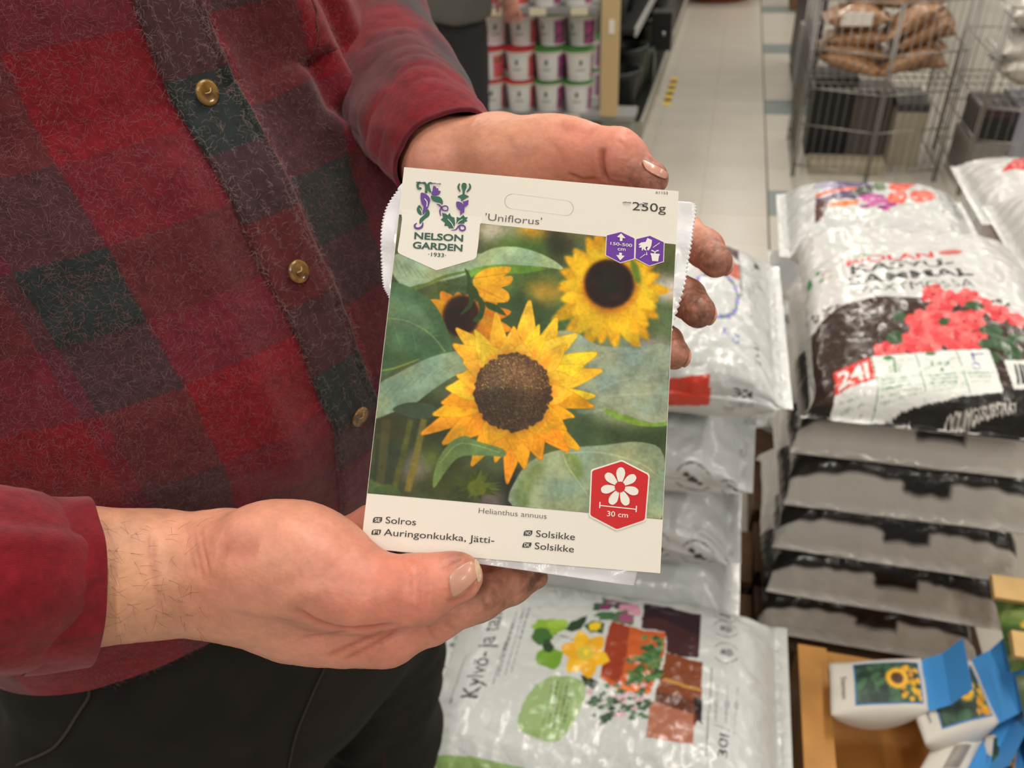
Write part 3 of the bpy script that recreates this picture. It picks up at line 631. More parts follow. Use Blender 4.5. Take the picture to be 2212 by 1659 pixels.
def detail(V, Fc, f, lines):
    """Creases (negative) and ridges (positive) along lines over the skin."""
    N_ = vnorm(V, Fc); D_ = np.zeros(len(V)); Wc = np.zeros(len(V))
    for pix, wd, amp in lines:
        q = catmull(pix, 6*len(pix)); p, _ = march(f, q[:, 0], q[:, 1], .2, .5); lo_, hi_ = p.min(0)-4*wd, p.max(0)+4*wd; sel = np.where(((V > lo_) & (V < hi_)).all(1))[0]; best = np.full(len(sel), 1e9); tt_ = np.zeros(len(sel))
        for k in range(len(p)-1):
            ab = p[k+1]-p[k]; u = np.clip((V[sel]-p[k])@ab/(ab@ab+1e-15), 0, 1); dd = np.linalg.norm(V[sel]-p[k]-u[:, None]*ab, axis=1); m_ = dd < best; best[m_] = dd[m_]; tt_[m_] = (k+u[m_])/(len(p)-1)
        g_ = np.exp(-(best/wd)**2)*np.clip(np.minimum(tt_, 1-tt_)*6, 0, 1)**.7
        D_[sel] += amp*g_
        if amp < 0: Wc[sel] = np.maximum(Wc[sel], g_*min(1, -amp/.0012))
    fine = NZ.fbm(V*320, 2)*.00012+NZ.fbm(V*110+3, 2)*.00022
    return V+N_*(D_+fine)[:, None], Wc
VR, crR = detail(VR, FR, sd_rh, [([(636, 1312), (680, 1344), (735, 1360), (795, 1360), (860, 1348)], .0016, -.0020), ([(700, 1422), (760, 1395), (830, 1362)], .0013, -.0010), ([(740, 1428), (800, 1398), (862, 1362)], .0012, -.0010), ([(650, 1380), (700, 1372), (752, 1366)], .0012, -.0008),
    ([(326, 1140), (330, 1220), (345, 1320)], .0012, -.0007), ([(404, 1118), (410, 1180), (424, 1250)], .0010, -.0006), ([(416, 1120), (424, 1190), (440, 1260)], .0010, -.0006), ([(430, 1124), (440, 1190), (456, 1250)], .0010, -.0005), ([(882, 1203), (898, 1222), (908, 1262), (908, 1330)], .0010, -.0006), ([(898, 1206), (916, 1230), (922, 1270), (918, 1320)], .0009, -.0005), ([(865, 1205), (884, 1240), (888, 1300)], .0009, -.0004),
    ([(962, 1300), (1000, 1292), (1030, 1262)], .0014, -.0009), ([(958, 1236), (970, 1215), (1000, 1203)], .0010, -.0007), ([(600, 1330), (640, 1290), (700, 1280)], .004, .0010), ([(560, 1100), (640, 1150), (720, 1220)], .006, .0010), ([(470, 1300), (560, 1320), (650, 1330)], .004, .0009), ([(470, 1180), (560, 1190)], .005, -.0010), ([(960, 1345), (985, 1362)], .0010, -.0006), ([(1040, 1290), (1055, 1325)], .0010, -.0006), ([(920, 1350), (940, 1385)], .001, -.0005)])
VL, crL = detail(VL, FL, sd_lh, [([(1302, 318), (1298, 345), (1302, 372), (1312, 396)], .0016, -.0022), ([(1180, 296), (1205, 325), (1225, 362)], .0022, -.0004), ([(1090, 290), (1110, 320), (1120, 360)], .0022, -.0003), ([(1225, 375), (1260, 388), (1290, 386)], .0014, -.0010), ([(1384, 340), (1405, 368), (1436, 392)], .0010, -.0007), ([(1330, 300), (1352, 316), (1360, 330)], .001, -.0004), ([(1200, 262), (1240, 280), (1290, 285)], .004, -.0008), ([(1320, 380), (1370, 392), (1410, 402)], .0012, -.0004), ([(1320, 392), (1360, 402)], .0012, -.0004)])
colR = skin_cols(VR, [(J(1150, 1250, .35), .012, .85), (J(1060, 1280, .34), .014, .5), (J(985, 1300, .32), .013, .45), (J(700, 1290, .31), .020, .10), (J(990, 1200, .30), .006, .4)], [(J(900, 1270, .29), .03, .5), (J(800, 1300, .29), .03, .4), (J(450, 1240, .31), .02, .35), (J(820, 1400, .33), .03, .5), (J(755, 1140, .37), .02, .6)], [(J(240, 1250, .31), .03, .8)])
colL = skin_cols(VL, [(lh_f[0][0][4], .018, .6), (lh_f[1][0][4], .020, .72), (lh_f[2][0][4], .018, .62), (lh_f[3][0][4], .02, .8), (J(1400, 400, .37), .016, .65), (J(1330, 400, .375), .014, .3)], [(J(1250, 320, .38), .03, .4), (J(1350, 320, .37), .03, .4)], [(J(1120, 290, .40), .03, .3)])
# the covered rest of the body: torso core, upper arms, neck
rs_ = BC-LD*.19+np.array([0, 0, 1.44]); ls_ = BC+LD*.19+np.array([0, 0, 1.44]); elbR = J(-900, 1235, .315); elbL = J(760, 60, .60)
def sd_core(p):
    A = np.stack([FD, LD, [0, 0, 1.0]])
    d = ellip(p, BC+np.array([0, 0, 1.28])-FD*.01, A, (.075, .15, .26)); d = smin(d, ellip(p, BC+np.array([0, 0, 1.02])+FD*.0, A, (.10, .14, .16)), .08)
    d = smin(d, cone(p, BC+np.array([0, 0, 1.40])-FD*.03, BC+np.array([0, 0, 1.58])-FD*.01, .06, .055), .05)
    for s, e, q in ((rs_, elbR, rh_wr[0]), (ls_, elbL, lh_wr[1])):
        d = smin(d, cone(p, s-FD*.02-np.array([0, 0, .03]), e, .036, .032), .03); d = smin(d, cone(p, e, q, .031, .0295), .01)
    return d
lo, hi = bbox([rs_, ls_, elbR, elbL, BC+np.array([0, 0, .9]), BC+np.array([0, 0, 1.6]), BC+FD*.12, BC-FD*.12], .07)
VC, FC_ = polymesh(sd_core, lo, hi, .012)
colC = np.repeat(lin(SK)[None], len(VC), 0)
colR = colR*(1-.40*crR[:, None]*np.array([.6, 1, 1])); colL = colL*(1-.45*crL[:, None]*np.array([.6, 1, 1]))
m_skin = mat('skin', attr=True, rough=0.46, spec=0.45, sss=0.18, bump=[(0.28, 260, 0.0009), (0.22, 800, 0.0005), (0.15, 60, 0.002)], noise=(0.12, 500))
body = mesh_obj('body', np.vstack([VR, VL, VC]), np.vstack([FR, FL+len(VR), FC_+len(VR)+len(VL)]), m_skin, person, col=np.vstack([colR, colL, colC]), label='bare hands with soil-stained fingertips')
# nails, raised from the finger surface
m_nail = mat('finger_nail', (214, 158, 136), 0.28, spec=0.5, coat=0.25, noise=(0.15, 300)); m_free = mat('nail_edge', (222, 196, 160), 0.4, noise=(0.3, 500))
def nail(f, corners, mat_, lift=.0005, d=(.25, .45), name='finger_nail', n=14, par=None):
    c = np.asarray(corners, float); s, t = np.meshgrid(np.linspace(0, 1, n), np.linspace(0, 1, n), indexing='ij')
    # rounded-corner patch: squeeze the square towards an ellipse at its far end
    a = s*2-1; k = .22; bb = (t*2-1)*(1-k*np.abs(a)**3); 
    aa = a*(1-.12*np.abs(t*2-1)**3); s, t = (aa+1)/2, (bb+1)/2
    px = (c[0]*(1-s)[..., None]+c[1]*s[..., None])*(1-t)[..., None]+(c[3]*(1-s)[..., None]+c[2]*s[..., None])*t[..., None]
    p, nn = march(f, px[..., 0], px[..., 1], d[0], d[1]); top = p+nn*lift; V = np.vstack([top.reshape(-1, 3), (p-nn*.0006).reshape(-1, 3)]); g = grid_faces(n, n); N_ = n*n; Fc = [list(x) for x in g]+[list(x[::-1]+N_) for x in g]
    bd = [i*n for i in range(n)]+[(n-1)*n+j for j in range(1, n)]+[i*n+n-1 for i in range(n-2, -1, -1)]+[j for j in range(n-2, 0, -1)]
    for i in range(len(bd)): q, r_ = bd[i], bd[(i+1) % len(bd)]; Fc.append([r_, q, q+N_, r_+N_])
    return mesh_obj(name, V, Fc, mat_, body)
nail(sd_rh, [(967, 1240), (1022, 1206), (1035, 1248), (976, 1298)], m_nail)
nail(sd_rh, [(1022, 1208), (1031, 1214), (1038, 1250), (1031, 1262)], m_free, .0008, name='nail_edge')
nail(sd_lh, [(1384, 342), (1445, 374), (1438, 389), (1395, 368)], m_nail)
for js, rs in lh_f:                                              # nails on the far side of the finger ends
    t_ = _n(js[4]-js[3]); nb_ = R[:, 0]*.75-R[:, 2]*.65; nb_ = _n(nb_-t_*nb_.dot(t_)); sd_ = np.cross(t_, nb_); V, Fc = lathe([(0, 1), (.45, .9), (.8, .55), (1, 0), (.8, -.4), (0, -.5)], 18); V = np.array(V); c_ = js[4]+nb_*(rs[4]*.80)+t_*.001
    mesh_obj('finger_nail', c_+V[:, :1]*t_*.0064+V[:, 1:2]*sd_*.0052+V[:, 2:]*nb_*.0016, Fc, m_nail, body)
# forearm hairs
hv, hf = [], []
_h = np.random.default_rng(11)
hx = 212+_h.uniform(0, 1, 110)**1.5*220; hy = _h.uniform(1120, 1380, 110); hp, hn = march(sd_rh, hx, hy, .25, .42)
for p, n_ in zip(hp, hn):
    t = _n(np.cross(n_, _h.normal(size=3)))*.6+R[:, 0]*_h.uniform(.0, .9)-R[:, 1]*.5; t = _n(t-n_*t.dot(n_)); l = _h.uniform(.003, .008); b_ = np.cross(n_, t)*_h.uniform(-.3, .3)
    V, Fc = tube([p, p+t*l*.35+n_*l*.16+b_*l*.1, p+t*l*.7+n_*l*.22+b_*l*.4, p+t*l+n_*l*.18+b_*l*.9], [.00005, .000045, .00004, .00002], 3, False); b0 = len(hv); hv += list(V); hf += [[b0+i for i in f] for f in Fc]
mesh_obj('arm_hair', np.array(hv), hf, mat('arm_hair', (96, 58, 38), .5), body, kind='stuff')

# ---- flannel shirt: torso surface given by height and girth
fz = np.array([.86, 1.00, 1.098, 1.138, 1.208, 1.257, 1.297, 1.341, 1.392, 1.437, 1.50, 1.57]); fo = np.array([.128, .132, .143, .157, .171, .162, .143, .126, .098, .088, .07, .03])
az = np.array([.86, 1.0, 1.1, 1.2, 1.3, 1.4, 1.46, 1.52, 1.57]); aa_ = np.array([.228, .226, .222, .214, .204, .200, .198, .165, .09])
def torso(phi, z):
    o = np.interp(z, fz, fo); a = np.interp(z, az, aa_); c, s = np.cos(phi), np.sin(phi)
    o = np.where(c > 0, o, .125*np.ones_like(o)*np.where(z > 1.5, (1.62-z)/.12, 1))
    cc = np.sign(c)*np.abs(c)**.86; ss = np.sign(s)*np.abs(s)**.86
    return BC + FD*(o*cc)[..., None] + LD*(a*ss)[..., None] + np.array([0, 0, 1.0])*z[..., None]
nph, nzv = 300, 240
phs = np.concatenate([np.linspace(-math.pi, -1.9, 40, endpoint=False), np.linspace(-1.9, 1.9, nph-80, endpoint=False), np.linspace(1.9, math.pi, 40, endpoint=False)])
def hem(ph): return 1.062+.010*np.cos(ph)
vz = np.linspace(0, 1, nzv)
PH, VZ = np.meshgrid(phs, vz, indexing='ij'); ZZ = hem(PH)+(1.565-hem(PH))*VZ
TV = torso(PH, ZZ)
# girth coordinate measured from the button line
dphi = np.linalg.norm(np.diff(TV, axis=0), axis=-1); UU = np.concatenate([np.zeros((1, nzv)), np.cumsum(dphi, 0)]); i0 = np.argmin(np.abs(phs)); UU = UU-UU[i0:i0+1]
TN = np.cross(np.gradient(TV, axis=0), np.gradient(TV, axis=1)); TN /= np.linalg.norm(TN, axis=-1)[..., None]
if (TN*(TV-BC-np.array([0, 0, 1.2]))).sum() < 0: TN = -TN
tpx, tpy, _ = proj(TV)
def near(pl, wd):                                                # soft weight along a drawn fold line on the cloth
    pl = np.asarray(pl, float); best = np.full(tpx.shape, 1e9)
    for a, b in zip(pl[:-1], pl[1:]):
        ab = b-a; t = np.clip(((tpx-a[0])*ab[0]+(tpy-a[1])*ab[1])/(ab@ab), 0, 1); best = np.minimum(best, np.hypot(tpx-a[0]-t*ab[0], tpy-a[1]-t*ab[1]))
    return np.exp(-(best/wd)**2)
vis = ((CAM-TV)*TN).sum(-1) > 0
disp = NZ.fbm(TV*np.array([9, 9, 7]), 2)*.0035+NZ.fbm(TV*38+4, 2)*.0011
disp += vis*(.016*near([(560, -60), (640, 60), (690, 160), (730, 215)], 60)-.016*near([(655, 150), (700, 235), (760, 262), (840, 250)], 26)+.010*near([(640, 190), (700, 280), (800, 330), (850, 380)], 46)+.008*near([(700, -40), (760, 90), (790, 190)], 30)-.007*near([(660, -60), (700, 60), (745, 160)], 20)
        +.005*near([(380, 380), (520, 760), (640, 1040)], 50)-.004*near([(0, 1130), (300, 1085), (640, 1060)], 40)+.004*near([(480, 120), (560, 330), (700, 640)], 22))
TV = TV+TN*disp[..., None]
m_plaid = bpy.data.materials.new('plaid_flannel')
def plaid(m, pu, pv, off=(0, 0), vstops=None):
    m.use_nodes = True; nt = m.node_tree; N = nt.nodes; Lk = nt.links; b = N['Principled BSDF']; b.inputs['Roughness'].default_value = .9; b.inputs['Specular IOR Level'].default_value = .12
    b.inputs['Sheen Weight'].default_value = .34; b.inputs['Sheen Roughness'].default_value = .5; b.inputs['Sheen Tint'].default_value = (.85, .62, .66, 1)
    tc = N.new('ShaderNodeTexCoord'); nz = N.new('ShaderNodeTexNoise'); nz.inputs['Scale'].default_value = 420; nz.inputs['Detail'].default_value = 3; Lk.new(tc.outputs['Object'], nz.inputs['Vector'])
    uvn = N.new('ShaderNodeUVMap'); uvn.uv_map = 'UVMap'
    sc = N.new('ShaderNodeVectorMath'); sc.operation = 'SCALE'; sc.inputs['Scale'].default_value = .0045; cen = N.new('ShaderNodeVectorMath'); cen.operation = 'SUBTRACT'; cen.inputs[1].default_value = (.5, .5, .5); Lk.new(nz.outputs['Color'], cen.inputs[0]); Lk.new(cen.outputs[0], sc.inputs[0])
    ad = N.new('ShaderNodeVectorMath'); ad.operation = 'ADD'; Lk.new(uvn.outputs['UV'], ad.inputs[0]); Lk.new(sc.outputs[0], ad.inputs[1]); sp = N.new('ShaderNodeSeparateXYZ'); Lk.new(ad.outputs[0], sp.inputs[0])
    def band(sock, per, o, stops):
        a = N.new('ShaderNodeMath'); a.operation = 'ADD'; a.inputs[1].default_value = o; Lk.new(sock, a.inputs[0]); d = N.new('ShaderNodeMath'); d.operation = 'DIVIDE'; d.inputs[1].default_value = per; Lk.new(a.outputs[0], d.inputs[0])
        f = N.new('ShaderNodeMath'); f.operation = 'FRACT'; Lk.new(d.outputs[0], f.inputs[0]); r = N.new('ShaderNodeValToRGB'); r.color_ramp.interpolation = 'CONSTANT'; e = r.color_ramp.elements
        for i, (p, c) in enumerate(stops):
            el = e[i] if i < 2 else e.new(p)
            el.position = p; el.color = L4(c)
        Lk.new(f.outputs[0], r.inputs['Fac']); return r.outputs['Color']
    red, med, dk, pur = (124, 24, 33), (94, 35, 47), (42, 52, 51), (84, 42, 56)
    cu = band(sp.outputs['X'], pu[0], pu[1]+off[0], [(0, red), (.66, med), (.713, dk), (.99, med)])
    cv = band(sp.outputs['Y'], pv[0], pv[1]+off[1], [(0, red), (0.30 if not vstops else vstops[0], med), (.54 if not vstops else vstops[1], dk), (.78 if not vstops else vstops[2], pur)])
    mx = N.new('ShaderNodeMix'); mx.data_type = 'RGBA'; mx.inputs['Factor'].default_value = .5; Lk.new(cu, mx.inputs['A']); Lk.new(cv, mx.inputs['B'])
    # woven twill and worn nap
    wv = N.new('ShaderNodeTexWave'); wv.inputs['Scale'].default_value = 900; wv.inputs['Distortion'].default_value = 3; wv.bands_direction = 'DIAGONAL'; Lk.new(uvn.outputs['UV'], wv.inputs['Vector'])
    n2 = N.new('ShaderNodeTexNoise'); n2.inputs['Scale'].default_value = 160; n2.inputs['Detail'].default_value = 6; n2.inputs['Roughness'].default_value = .7; Lk.new(tc.outputs['Object'], n2.inputs['Vector'])
    mr = N.new('ShaderNodeMapRange'); mr.inputs['From Min'].default_value = .3; mr.inputs['From Max'].default_value = .7; mr.inputs['To Min'].default_value = .62; mr.inputs['To Max'].default_value = 1.2; Lk.new(n2.outputs['Fac'], mr.inputs['Value'])
    mu = N.new('ShaderNodeMix'); mu.data_type = 'RGBA'; mu.blend_type = 'MULTIPLY'; mu.inputs['Factor'].default_value = 1; Lk.new(mx.outputs['Result'], mu.inputs['A']); Lk.new(mr.outputs[0], mu.inputs['B']); Lk.new(mu.outputs['Result'], b.inputs['Base Color'])
    bp = N.new('ShaderNodeBump'); bp.inputs['Strength'].default_value = .5; bp.inputs['Distance'].default_value = .001; Lk.new(n2.outputs['Fac'], bp.inputs['Height']); b2 = N.new('ShaderNodeBump'); b2.inputs['Strength'].default_value = .25; b2.inputs['Distance'].default_value = .0004; Lk.new(wv.outputs['Color'], b2.inputs['Height']); Lk.new(bp.outputs[0], b2.inputs['Normal']); Lk.new(b2.outputs[0], b.inputs['Normal'])
    return m
PU, PV = (.150, .085), (.158, .0275)
plaid(m_plaid, PU, PV)
m_plaid2 = plaid(bpy.data.materials.new('plaid_flannel_cut_across'), PU, PV, (.045, .06)); m_plaid3 = plaid(bpy.data.materials.new('plaid_flannel_sleeve'), PV, (.105, .02), vstops=(.38, .44, .84))
SV = TV.reshape(-1, 3); SF = grid_faces(nph, nzv, True); SU = np.stack([UU.ravel(), (1.40-ZZ).ravel()], 1)
shirt = mesh_obj('shirt', SV, SF, m_plaid, person, uv=SU, label='red, maroon and grey plaid flannel shirt')
def sleeve(pts, rad, n, nk, name, wr, seed, th=.0022, uvo=0.0, flat_=1.0):
    c = catmull(pts, nk); r = np.interp(np.linspace(0, 1, nk), np.linspace(0, 1, len(rad)), rad); t, a, b = frames(c); q = np.arange(n)*2*math.pi/n
    s = np.concatenate([[0], np.cumsum(np.linalg.norm(np.diff(c, axis=0), axis=1))])
    S_, Q_ = np.meshgrid(s, q, indexing='ij'); nzs = Noise(seed)
    w_ = wr*(np.abs(np.sin(S_*150+2.2*nzs(np.stack([np.cos(Q_)*1.3, np.sin(Q_)*1.3, S_*12], -1))*3))**.6*1.2-.7)*(.6+.8*nzs(np.stack([np.cos(Q_)*2+5, np.sin(Q_)*2, S_*30], -1)))*np.clip(S_/.03, 0, 1)+.0034*nzs.fbm(np.stack([np.cos(Q_)*1.5, np.sin(Q_)*1.5, S_*25], -1), 2)
    rr_ = r[:, None]+w_; V = c[:, None]+rr_[..., None]*(np.cos(Q_)[..., None]*a[:, None]+np.sin(Q_)[..., None]*b[:, None])
    Vi = c[:, None]+(rr_-th)[..., None]*(np.cos(Q_)[..., None]*a[:, None]+np.sin(Q_)[..., None]*b[:, None])
    k = 14; Vt = np.concatenate([Vi[:k][::-1], V], 0); m_ = len(Vt); uv = np.concatenate([np.stack([Q_[:k][::-1]*r[:k][::-1, None], -S_[:k][::-1]], -1), np.stack([Q_*r[:, None], S_], -1)], 0); uv[..., 1] += uvo
    I, Jj = np.meshgrid(np.arange(m_-1), np.arange(n), indexing='ij'); J2 = (Jj+1) % n
    Fc = np.stack([I*n+Jj, I*n+J2, (I+1)*n+J2, (I+1)*n+Jj], -1).reshape(-1, 4)
    return mesh_obj(name, Vt.reshape(-1, 3), Fc, m_plaid3, person, uv=uv.reshape(-1, 2)), V
slR, SRv = sleeve([J(180, 1242, .319), J(60, 1256, .306), J(-140, 1254, .290), elbR, (elbR+rs_)/2-FD*.01, rs_-FD*.02], [.0338, .0342, .0345, .039, .056, .068], 72, 150, 'sleeve', .0010, 21, uvo=-.02)
slL, SLv = sleeve([J(972, 354, .428), J(915, 272, .460), J(862, 185, .515), J(800, 60, .60), (elbL*.4+ls_*.6), ls_-FD*.02], [.0310, .0355, .041, .047, .056, .062], 72, 190, 'sleeve', .0009, 22, uvo=-.022)
# placket: a folded strip along the button line, standing proud of the cloth
def on_torso(u, z):
    u = np.asarray(u, float); z = np.asarray(z, float); out = np.empty(u.shape+(3,)); nn = np.empty(u.shape+(3,))
    for i in np.ndindex(u.shape):
        col = np.argmin(np.abs(ZZ[i0]-z[i])); k = np.searchsorted(UU[:, col], u[i]); k = min(max(k, 1), nph-1); f = (u[i]-UU[k-1, col])/(UU[k, col]-UU[k-1, col]+1e-9)
        c0 = min(col, nzv-2); g = np.clip((z[i]-ZZ[i0, c0])/(ZZ[i0, c0+1]-ZZ[i0, c0]), -1, 2)
        pt = TV[k-1, c0]*(1-f)+TV[k, c0]*f; pt2 = TV[k-1, c0+1]*(1-f)+TV[k, c0+1]*f; out[i] = pt*(1-g)+pt2*g; nn[i] = _n(TN[k-1, col]*(1-f)+TN[k, col]*f)
    return out, nn
npz = 220; pz = np.linspace(1.075, 1.56, npz); prof = [(-.0185, -.001), (-.019, .0022), (-.0175, .0034), (-.012, .0026), (-.004, .0028), (.004, .0028), (.0105, .0024), (.0122, .0016), (.0138, .0026), (.0158, .0034), (.0172, .0026), (.0176, -.001)]
UUp = np.repeat(np.array([u for u, h in prof])[:, None], npz, 1); Zp = np.repeat(pz[None], len(prof), 0); UUp = UUp+.0012*NZ(np.stack([Zp*40, UUp*0, UUp*0], -1))
pp, pn = on_torso(UUp, Zp); hh = np.array([h for u, h in prof])[:, None]*(1+.18*NZ(np.stack([Zp*160, UUp*900, Zp*0], -1)))
mesh_obj('placket', (pp+pn*hh[..., None]).reshape(-1, 3), grid_faces(len(prof), npz), m_plaid2, shirt, uv=np.stack([UUp.ravel(), (1.40-Zp).ravel()], 1))
m_btn = mat('horn_button', (168, 128, 62), .16, spec=.6, coat=.6, noise=(.95, 150), col2=(62, 38, 18), ramp=(.47, .53)); m_thr = mat('red_thread', (170, 30, 24), .8); m_thw = mat('pale_thread', (216, 190, 140), .6)
for bx, by, tilt in ((436, 203, .55), (638, 588, .25), (764, 890, .8)):
    r = ray(bx, by); s_ = (BC-CAM)@LD/(r@LD); hitz = (CAM+r*s_)[2]
    (p_,), (n_,) = [x for x in on_torso(np.array([-.001]), np.array([hitz]))]
    nb_ = _n(n_+tilt*.5*R[:, 0]-tilt*.4*R[:, 1]); e1 = _n(np.cross(nb_, [0, 0, 1.0])); e2 = np.cross(nb_, e1); rB = .0068
    V, Fc = lathe([(0, -.001), (.8, -.001), (1, -.0002), (1, .0004), (.86, .0014), (.66, .0008), (.3, .0004), (0, .0004)], 24); V = np.array(V); o_ = p_+n_*.0048
    btn = mesh_obj('button', o_+rB*(V[:, :1]*e1+V[:, 1:2]*e2)+V[:, 2:]*nb_*1.2, Fc, m_btn, shirt)
    V, Fc = tube(catmull([o_+e1*.0016+nb_*.0002, o_+nb_*.0014+e1*.0006, o_-e1*.0012+nb_*.0016-e2*.0004, o_-e1*.0032-nb_*.0002-e2*.0030], 8), .00026, 5); mesh_obj('button_thread', V, Fc, m_thw, shirt)
    q = [o_+e2*.0058-n_*.002, o_+e2*.0072+e1*.0008, o_+e2*.0090-e1*.0010, o_+e2*.0118-e1*.0030]; V, Fc = tube(catmull(q, 8), .00022, 5); mesh_obj('loose_thread', V, Fc, m_thr, shirt)
# seams: placket stitching and the chest seam
m_seam = mat('seam_thread', (104, 40, 46), .9)
def cloth_line(pix, name, r=.0006, lift=.0006):
    k = []
    for x, y in catmull(pix, 40):
        i = np.argmin(np.where(vis, np.hypot(tpx-x, tpy-y), 1e9)); i = np.unravel_index(i, tpx.shape); k.append(TV[i]+TN[i]*lift)
    k = np.array(k); k = np.array([k[max(0, i-2):i+3].mean(0) for i in range(len(k))]); V, Fc = tube(k, r, 5); mesh_obj(name, V, Fc, m_seam, shirt)
cloth_line([(630, 2), (636, 60), (644, 130), (650, 140)], 'pocket_seam', .0006)
# nap: loose wool fibres standing on the cloth
def fibres(V, N_, cnt, ln, rad, seed):
    g = np.random.default_rng(seed); i = g.integers(0, len(V), cnt); p = V[i]+g.normal(0, .0008, (cnt, 3)); n_ = N_[i]
    t = np.cross(n_, g.normal(size=(cnt, 3))); t /= np.linalg.norm(t, axis=1)[:, None]+1e-9; s = np.cross(n_, t); l = g.uniform(*ln, cnt)[:, None]; cv_ = g.uniform(-.7, .7, (cnt, 1)); out = []
    for k in np.linspace(0, 1, 5):
        c = p+t*l*k+s*l*cv_*k*k+n_*(.0004+l*.22*math.sin(k*2.6)); out.append(c)
    out = np.array(out); wd = s*rad; A = np.concatenate([out-wd, out+wd], 0)             # 10, cnt, 3
    VV = A.transpose(1, 0, 2).reshape(-1, 3); q = np.array([[k, k+1, k+6, k+5] for k in range(4)]); Fc = (np.arange(cnt)[:, None, None]*10+q[None]).reshape(-1, 4)
    return VV, Fc
flt = (vis & (tpx > -120) & (tpx < 900) & (tpy > -80) & (tpy < 1480)).ravel()
m_fib = mat('wool_fibre', (138, 98, 102), .9, spec=.1); 
VV, Fc = fibres(SV[flt], TN.reshape(-1, 3)[flt], 42000, (.0016, .0045), .00004, 31)
mesh_obj('wool_nap', VV, Fc, m_fib, shirt, kind='stuff', smooth=False)
VV, Fc = fibres((pp+pn*hh[..., None])[1:-1].reshape(-1, 3), pn[1:-1].reshape(-1, 3), 5200, (.0018, .0050), .000045, 33); mesh_obj('placket_nap', VV, Fc, mat('pale_wool_fibre', (150, 128, 126), .9, spec=.1), shirt, kind='stuff', smooth=False)

# ---- dark work trousers
zax = np.array([0, 0, 1.0])
lg = BC+LD*.088; rg = BC-LD*.172
def sd_tr(p):
    A = np.stack([FD, LD, zax]); d = ellip(p, BC+zax*.98-FD*.005-LD*.012, A, (.122, .212, .17)); d = smin(d, ellip(p, BC+zax*.88+FD*.005-LD*.02, A, (.110, .19, .14)), .05)
    for h, s in ((lg, 1), (rg, -1)):
        k = h+LD*(-.012 if s > 0 else -.02)-FD*(.02 if s > 0 else .05)+zax*.55; f = h+LD*(-.20 if s > 0 else -.03)-FD*.12+zax*.03
        q_ = .093 if s > 0 else .136; leg = smin(cone(p, h+zax*.84, k, q_, q_-.02), cone(p, k, f, q_-.02, .056), .03)
        d = smin(d, leg, .022)
    d = d+.0032*NZ.fbm(p*np.array([22, 22, 11]), 2)+.0016*np.sin(p[..., 2]*95+NZ(p*14)*5)*np.clip((.9-p[..., 2])/.2, 0, 1)
    return d
lo, hi = bbox([BC+zax*.0, BC+zax*1.12, BC+FD*.16, BC-FD*.22, BC+LD*.22, BC-LD*.33], .0)
lo[2] = .012
VT, FT = polymesh(sd_tr, lo, hi, .0075)
m_tr = mat('dark_canvas', (38, 34, 32), .82, spec=.2, bump=[(.3, 500, .0006), (.25, 40, .004)], noise=(.4, 30))
tro = mesh_obj('trousers', VT, FT, m_tr, person, label='dark charcoal work trousers')
def march_line(f, pix, d0, d1, r, name, mat_, par, lift=.0015):
    q = catmull(pix, 30); p, n_ = march(f, q[:, 0], q[:, 1], d0, d1); ok = np.abs(f(p)) < .003; p, n_ = p[ok], n_[ok]
    if len(p) < 4: return
    V, Fc = tube(p+n_*lift, r, 5); mesh_obj(name, V, Fc, mat_, par)
m_trs = mat('trouser_seam', (54, 49, 45), .85)
march_line(sd_tr, [(178, 1455), (195, 1495), (170, 1540), (120, 1610), (40, 1652)], .4, 1.2, .0012, 'pocket_seam', m_trs, tro)
march_line(sd_tr, [(700, 1440), (672, 1500), (640, 1580), (620, 1659)], .4, 1.2, .0009, 'inside_leg_seam', m_trs, tro)

# ------------------------------------------------------------------ floor
m_tile = mat('pale_vinyl_tile', (190, 184, 172), .30, spec=.45, noise=(.16, 3.0), bump=[(.05, 40, .002)])
m_tile2 = mat('grey_green_tile', (120, 132, 130), .30, spec=.45, noise=(.15, 4.0)); m_joint = mat('floor_joint', (160, 151, 136), .6, noise=(.3, 20))
mb = MB(); mb.box((-6, -2.5, -.06), (6, 14, -.0025)); floor = mb.build('floor', m_joint, smooth=False, kind='structure', origin=(0, 0, 0))
MB().box((-6, 14, 0), (6, 14.2, 4.2)).build('wall_back', mat('pale_wall', (200, 196, 188), .8), None, smooth=False, kind='structure', origin=(0, 14.1, 0))
TS = .305
def tile_mesh(m_):
    b = MB(); g = .0012; b.box((g, g, -.0025), (TS-g, TS-g, 0)); me = b.build('tile', m_, floor, smooth=False); return me
t1, t2 = tile_mesh(m_tile), tile_mesh(m_tile2); used = [False, False]
for i in range(-4, 5):
    for j in range(0, 31):
        x = .248+i*TS; y = .46+j*TS; a = 1 if (i == 0 and j % 5 == 0) else 0
        src = (t1, t2)[a]
        if used[a]: o = src.copy(); COL.objects.link(o)
        else: o = src; used[a] = True
        o.location = (x, y, 0)
b = MB()
for (x0, x1, y0, y1) in ((-6, .248-4*TS, -2.5, 14), (.248+5*TS, 6, -2.5, 14), (.248-4*TS, .248+5*TS, -2.5, .46), (.248-4*TS, .248+5*TS, .46+31*TS, 14)): b.box((x0+.001, y0+.001, -.0025), (x1-.001, y1-.001, 0))
b.build('tile_field', m_tile, floor, smooth=False)
MB().box((.2435, -2.4, -.002), (.2525, 12, .0006)).build('expansion_joint', mat('joint_strip', (96, 78, 62), .5, noise=(.4, 12)), floor, smooth=False)

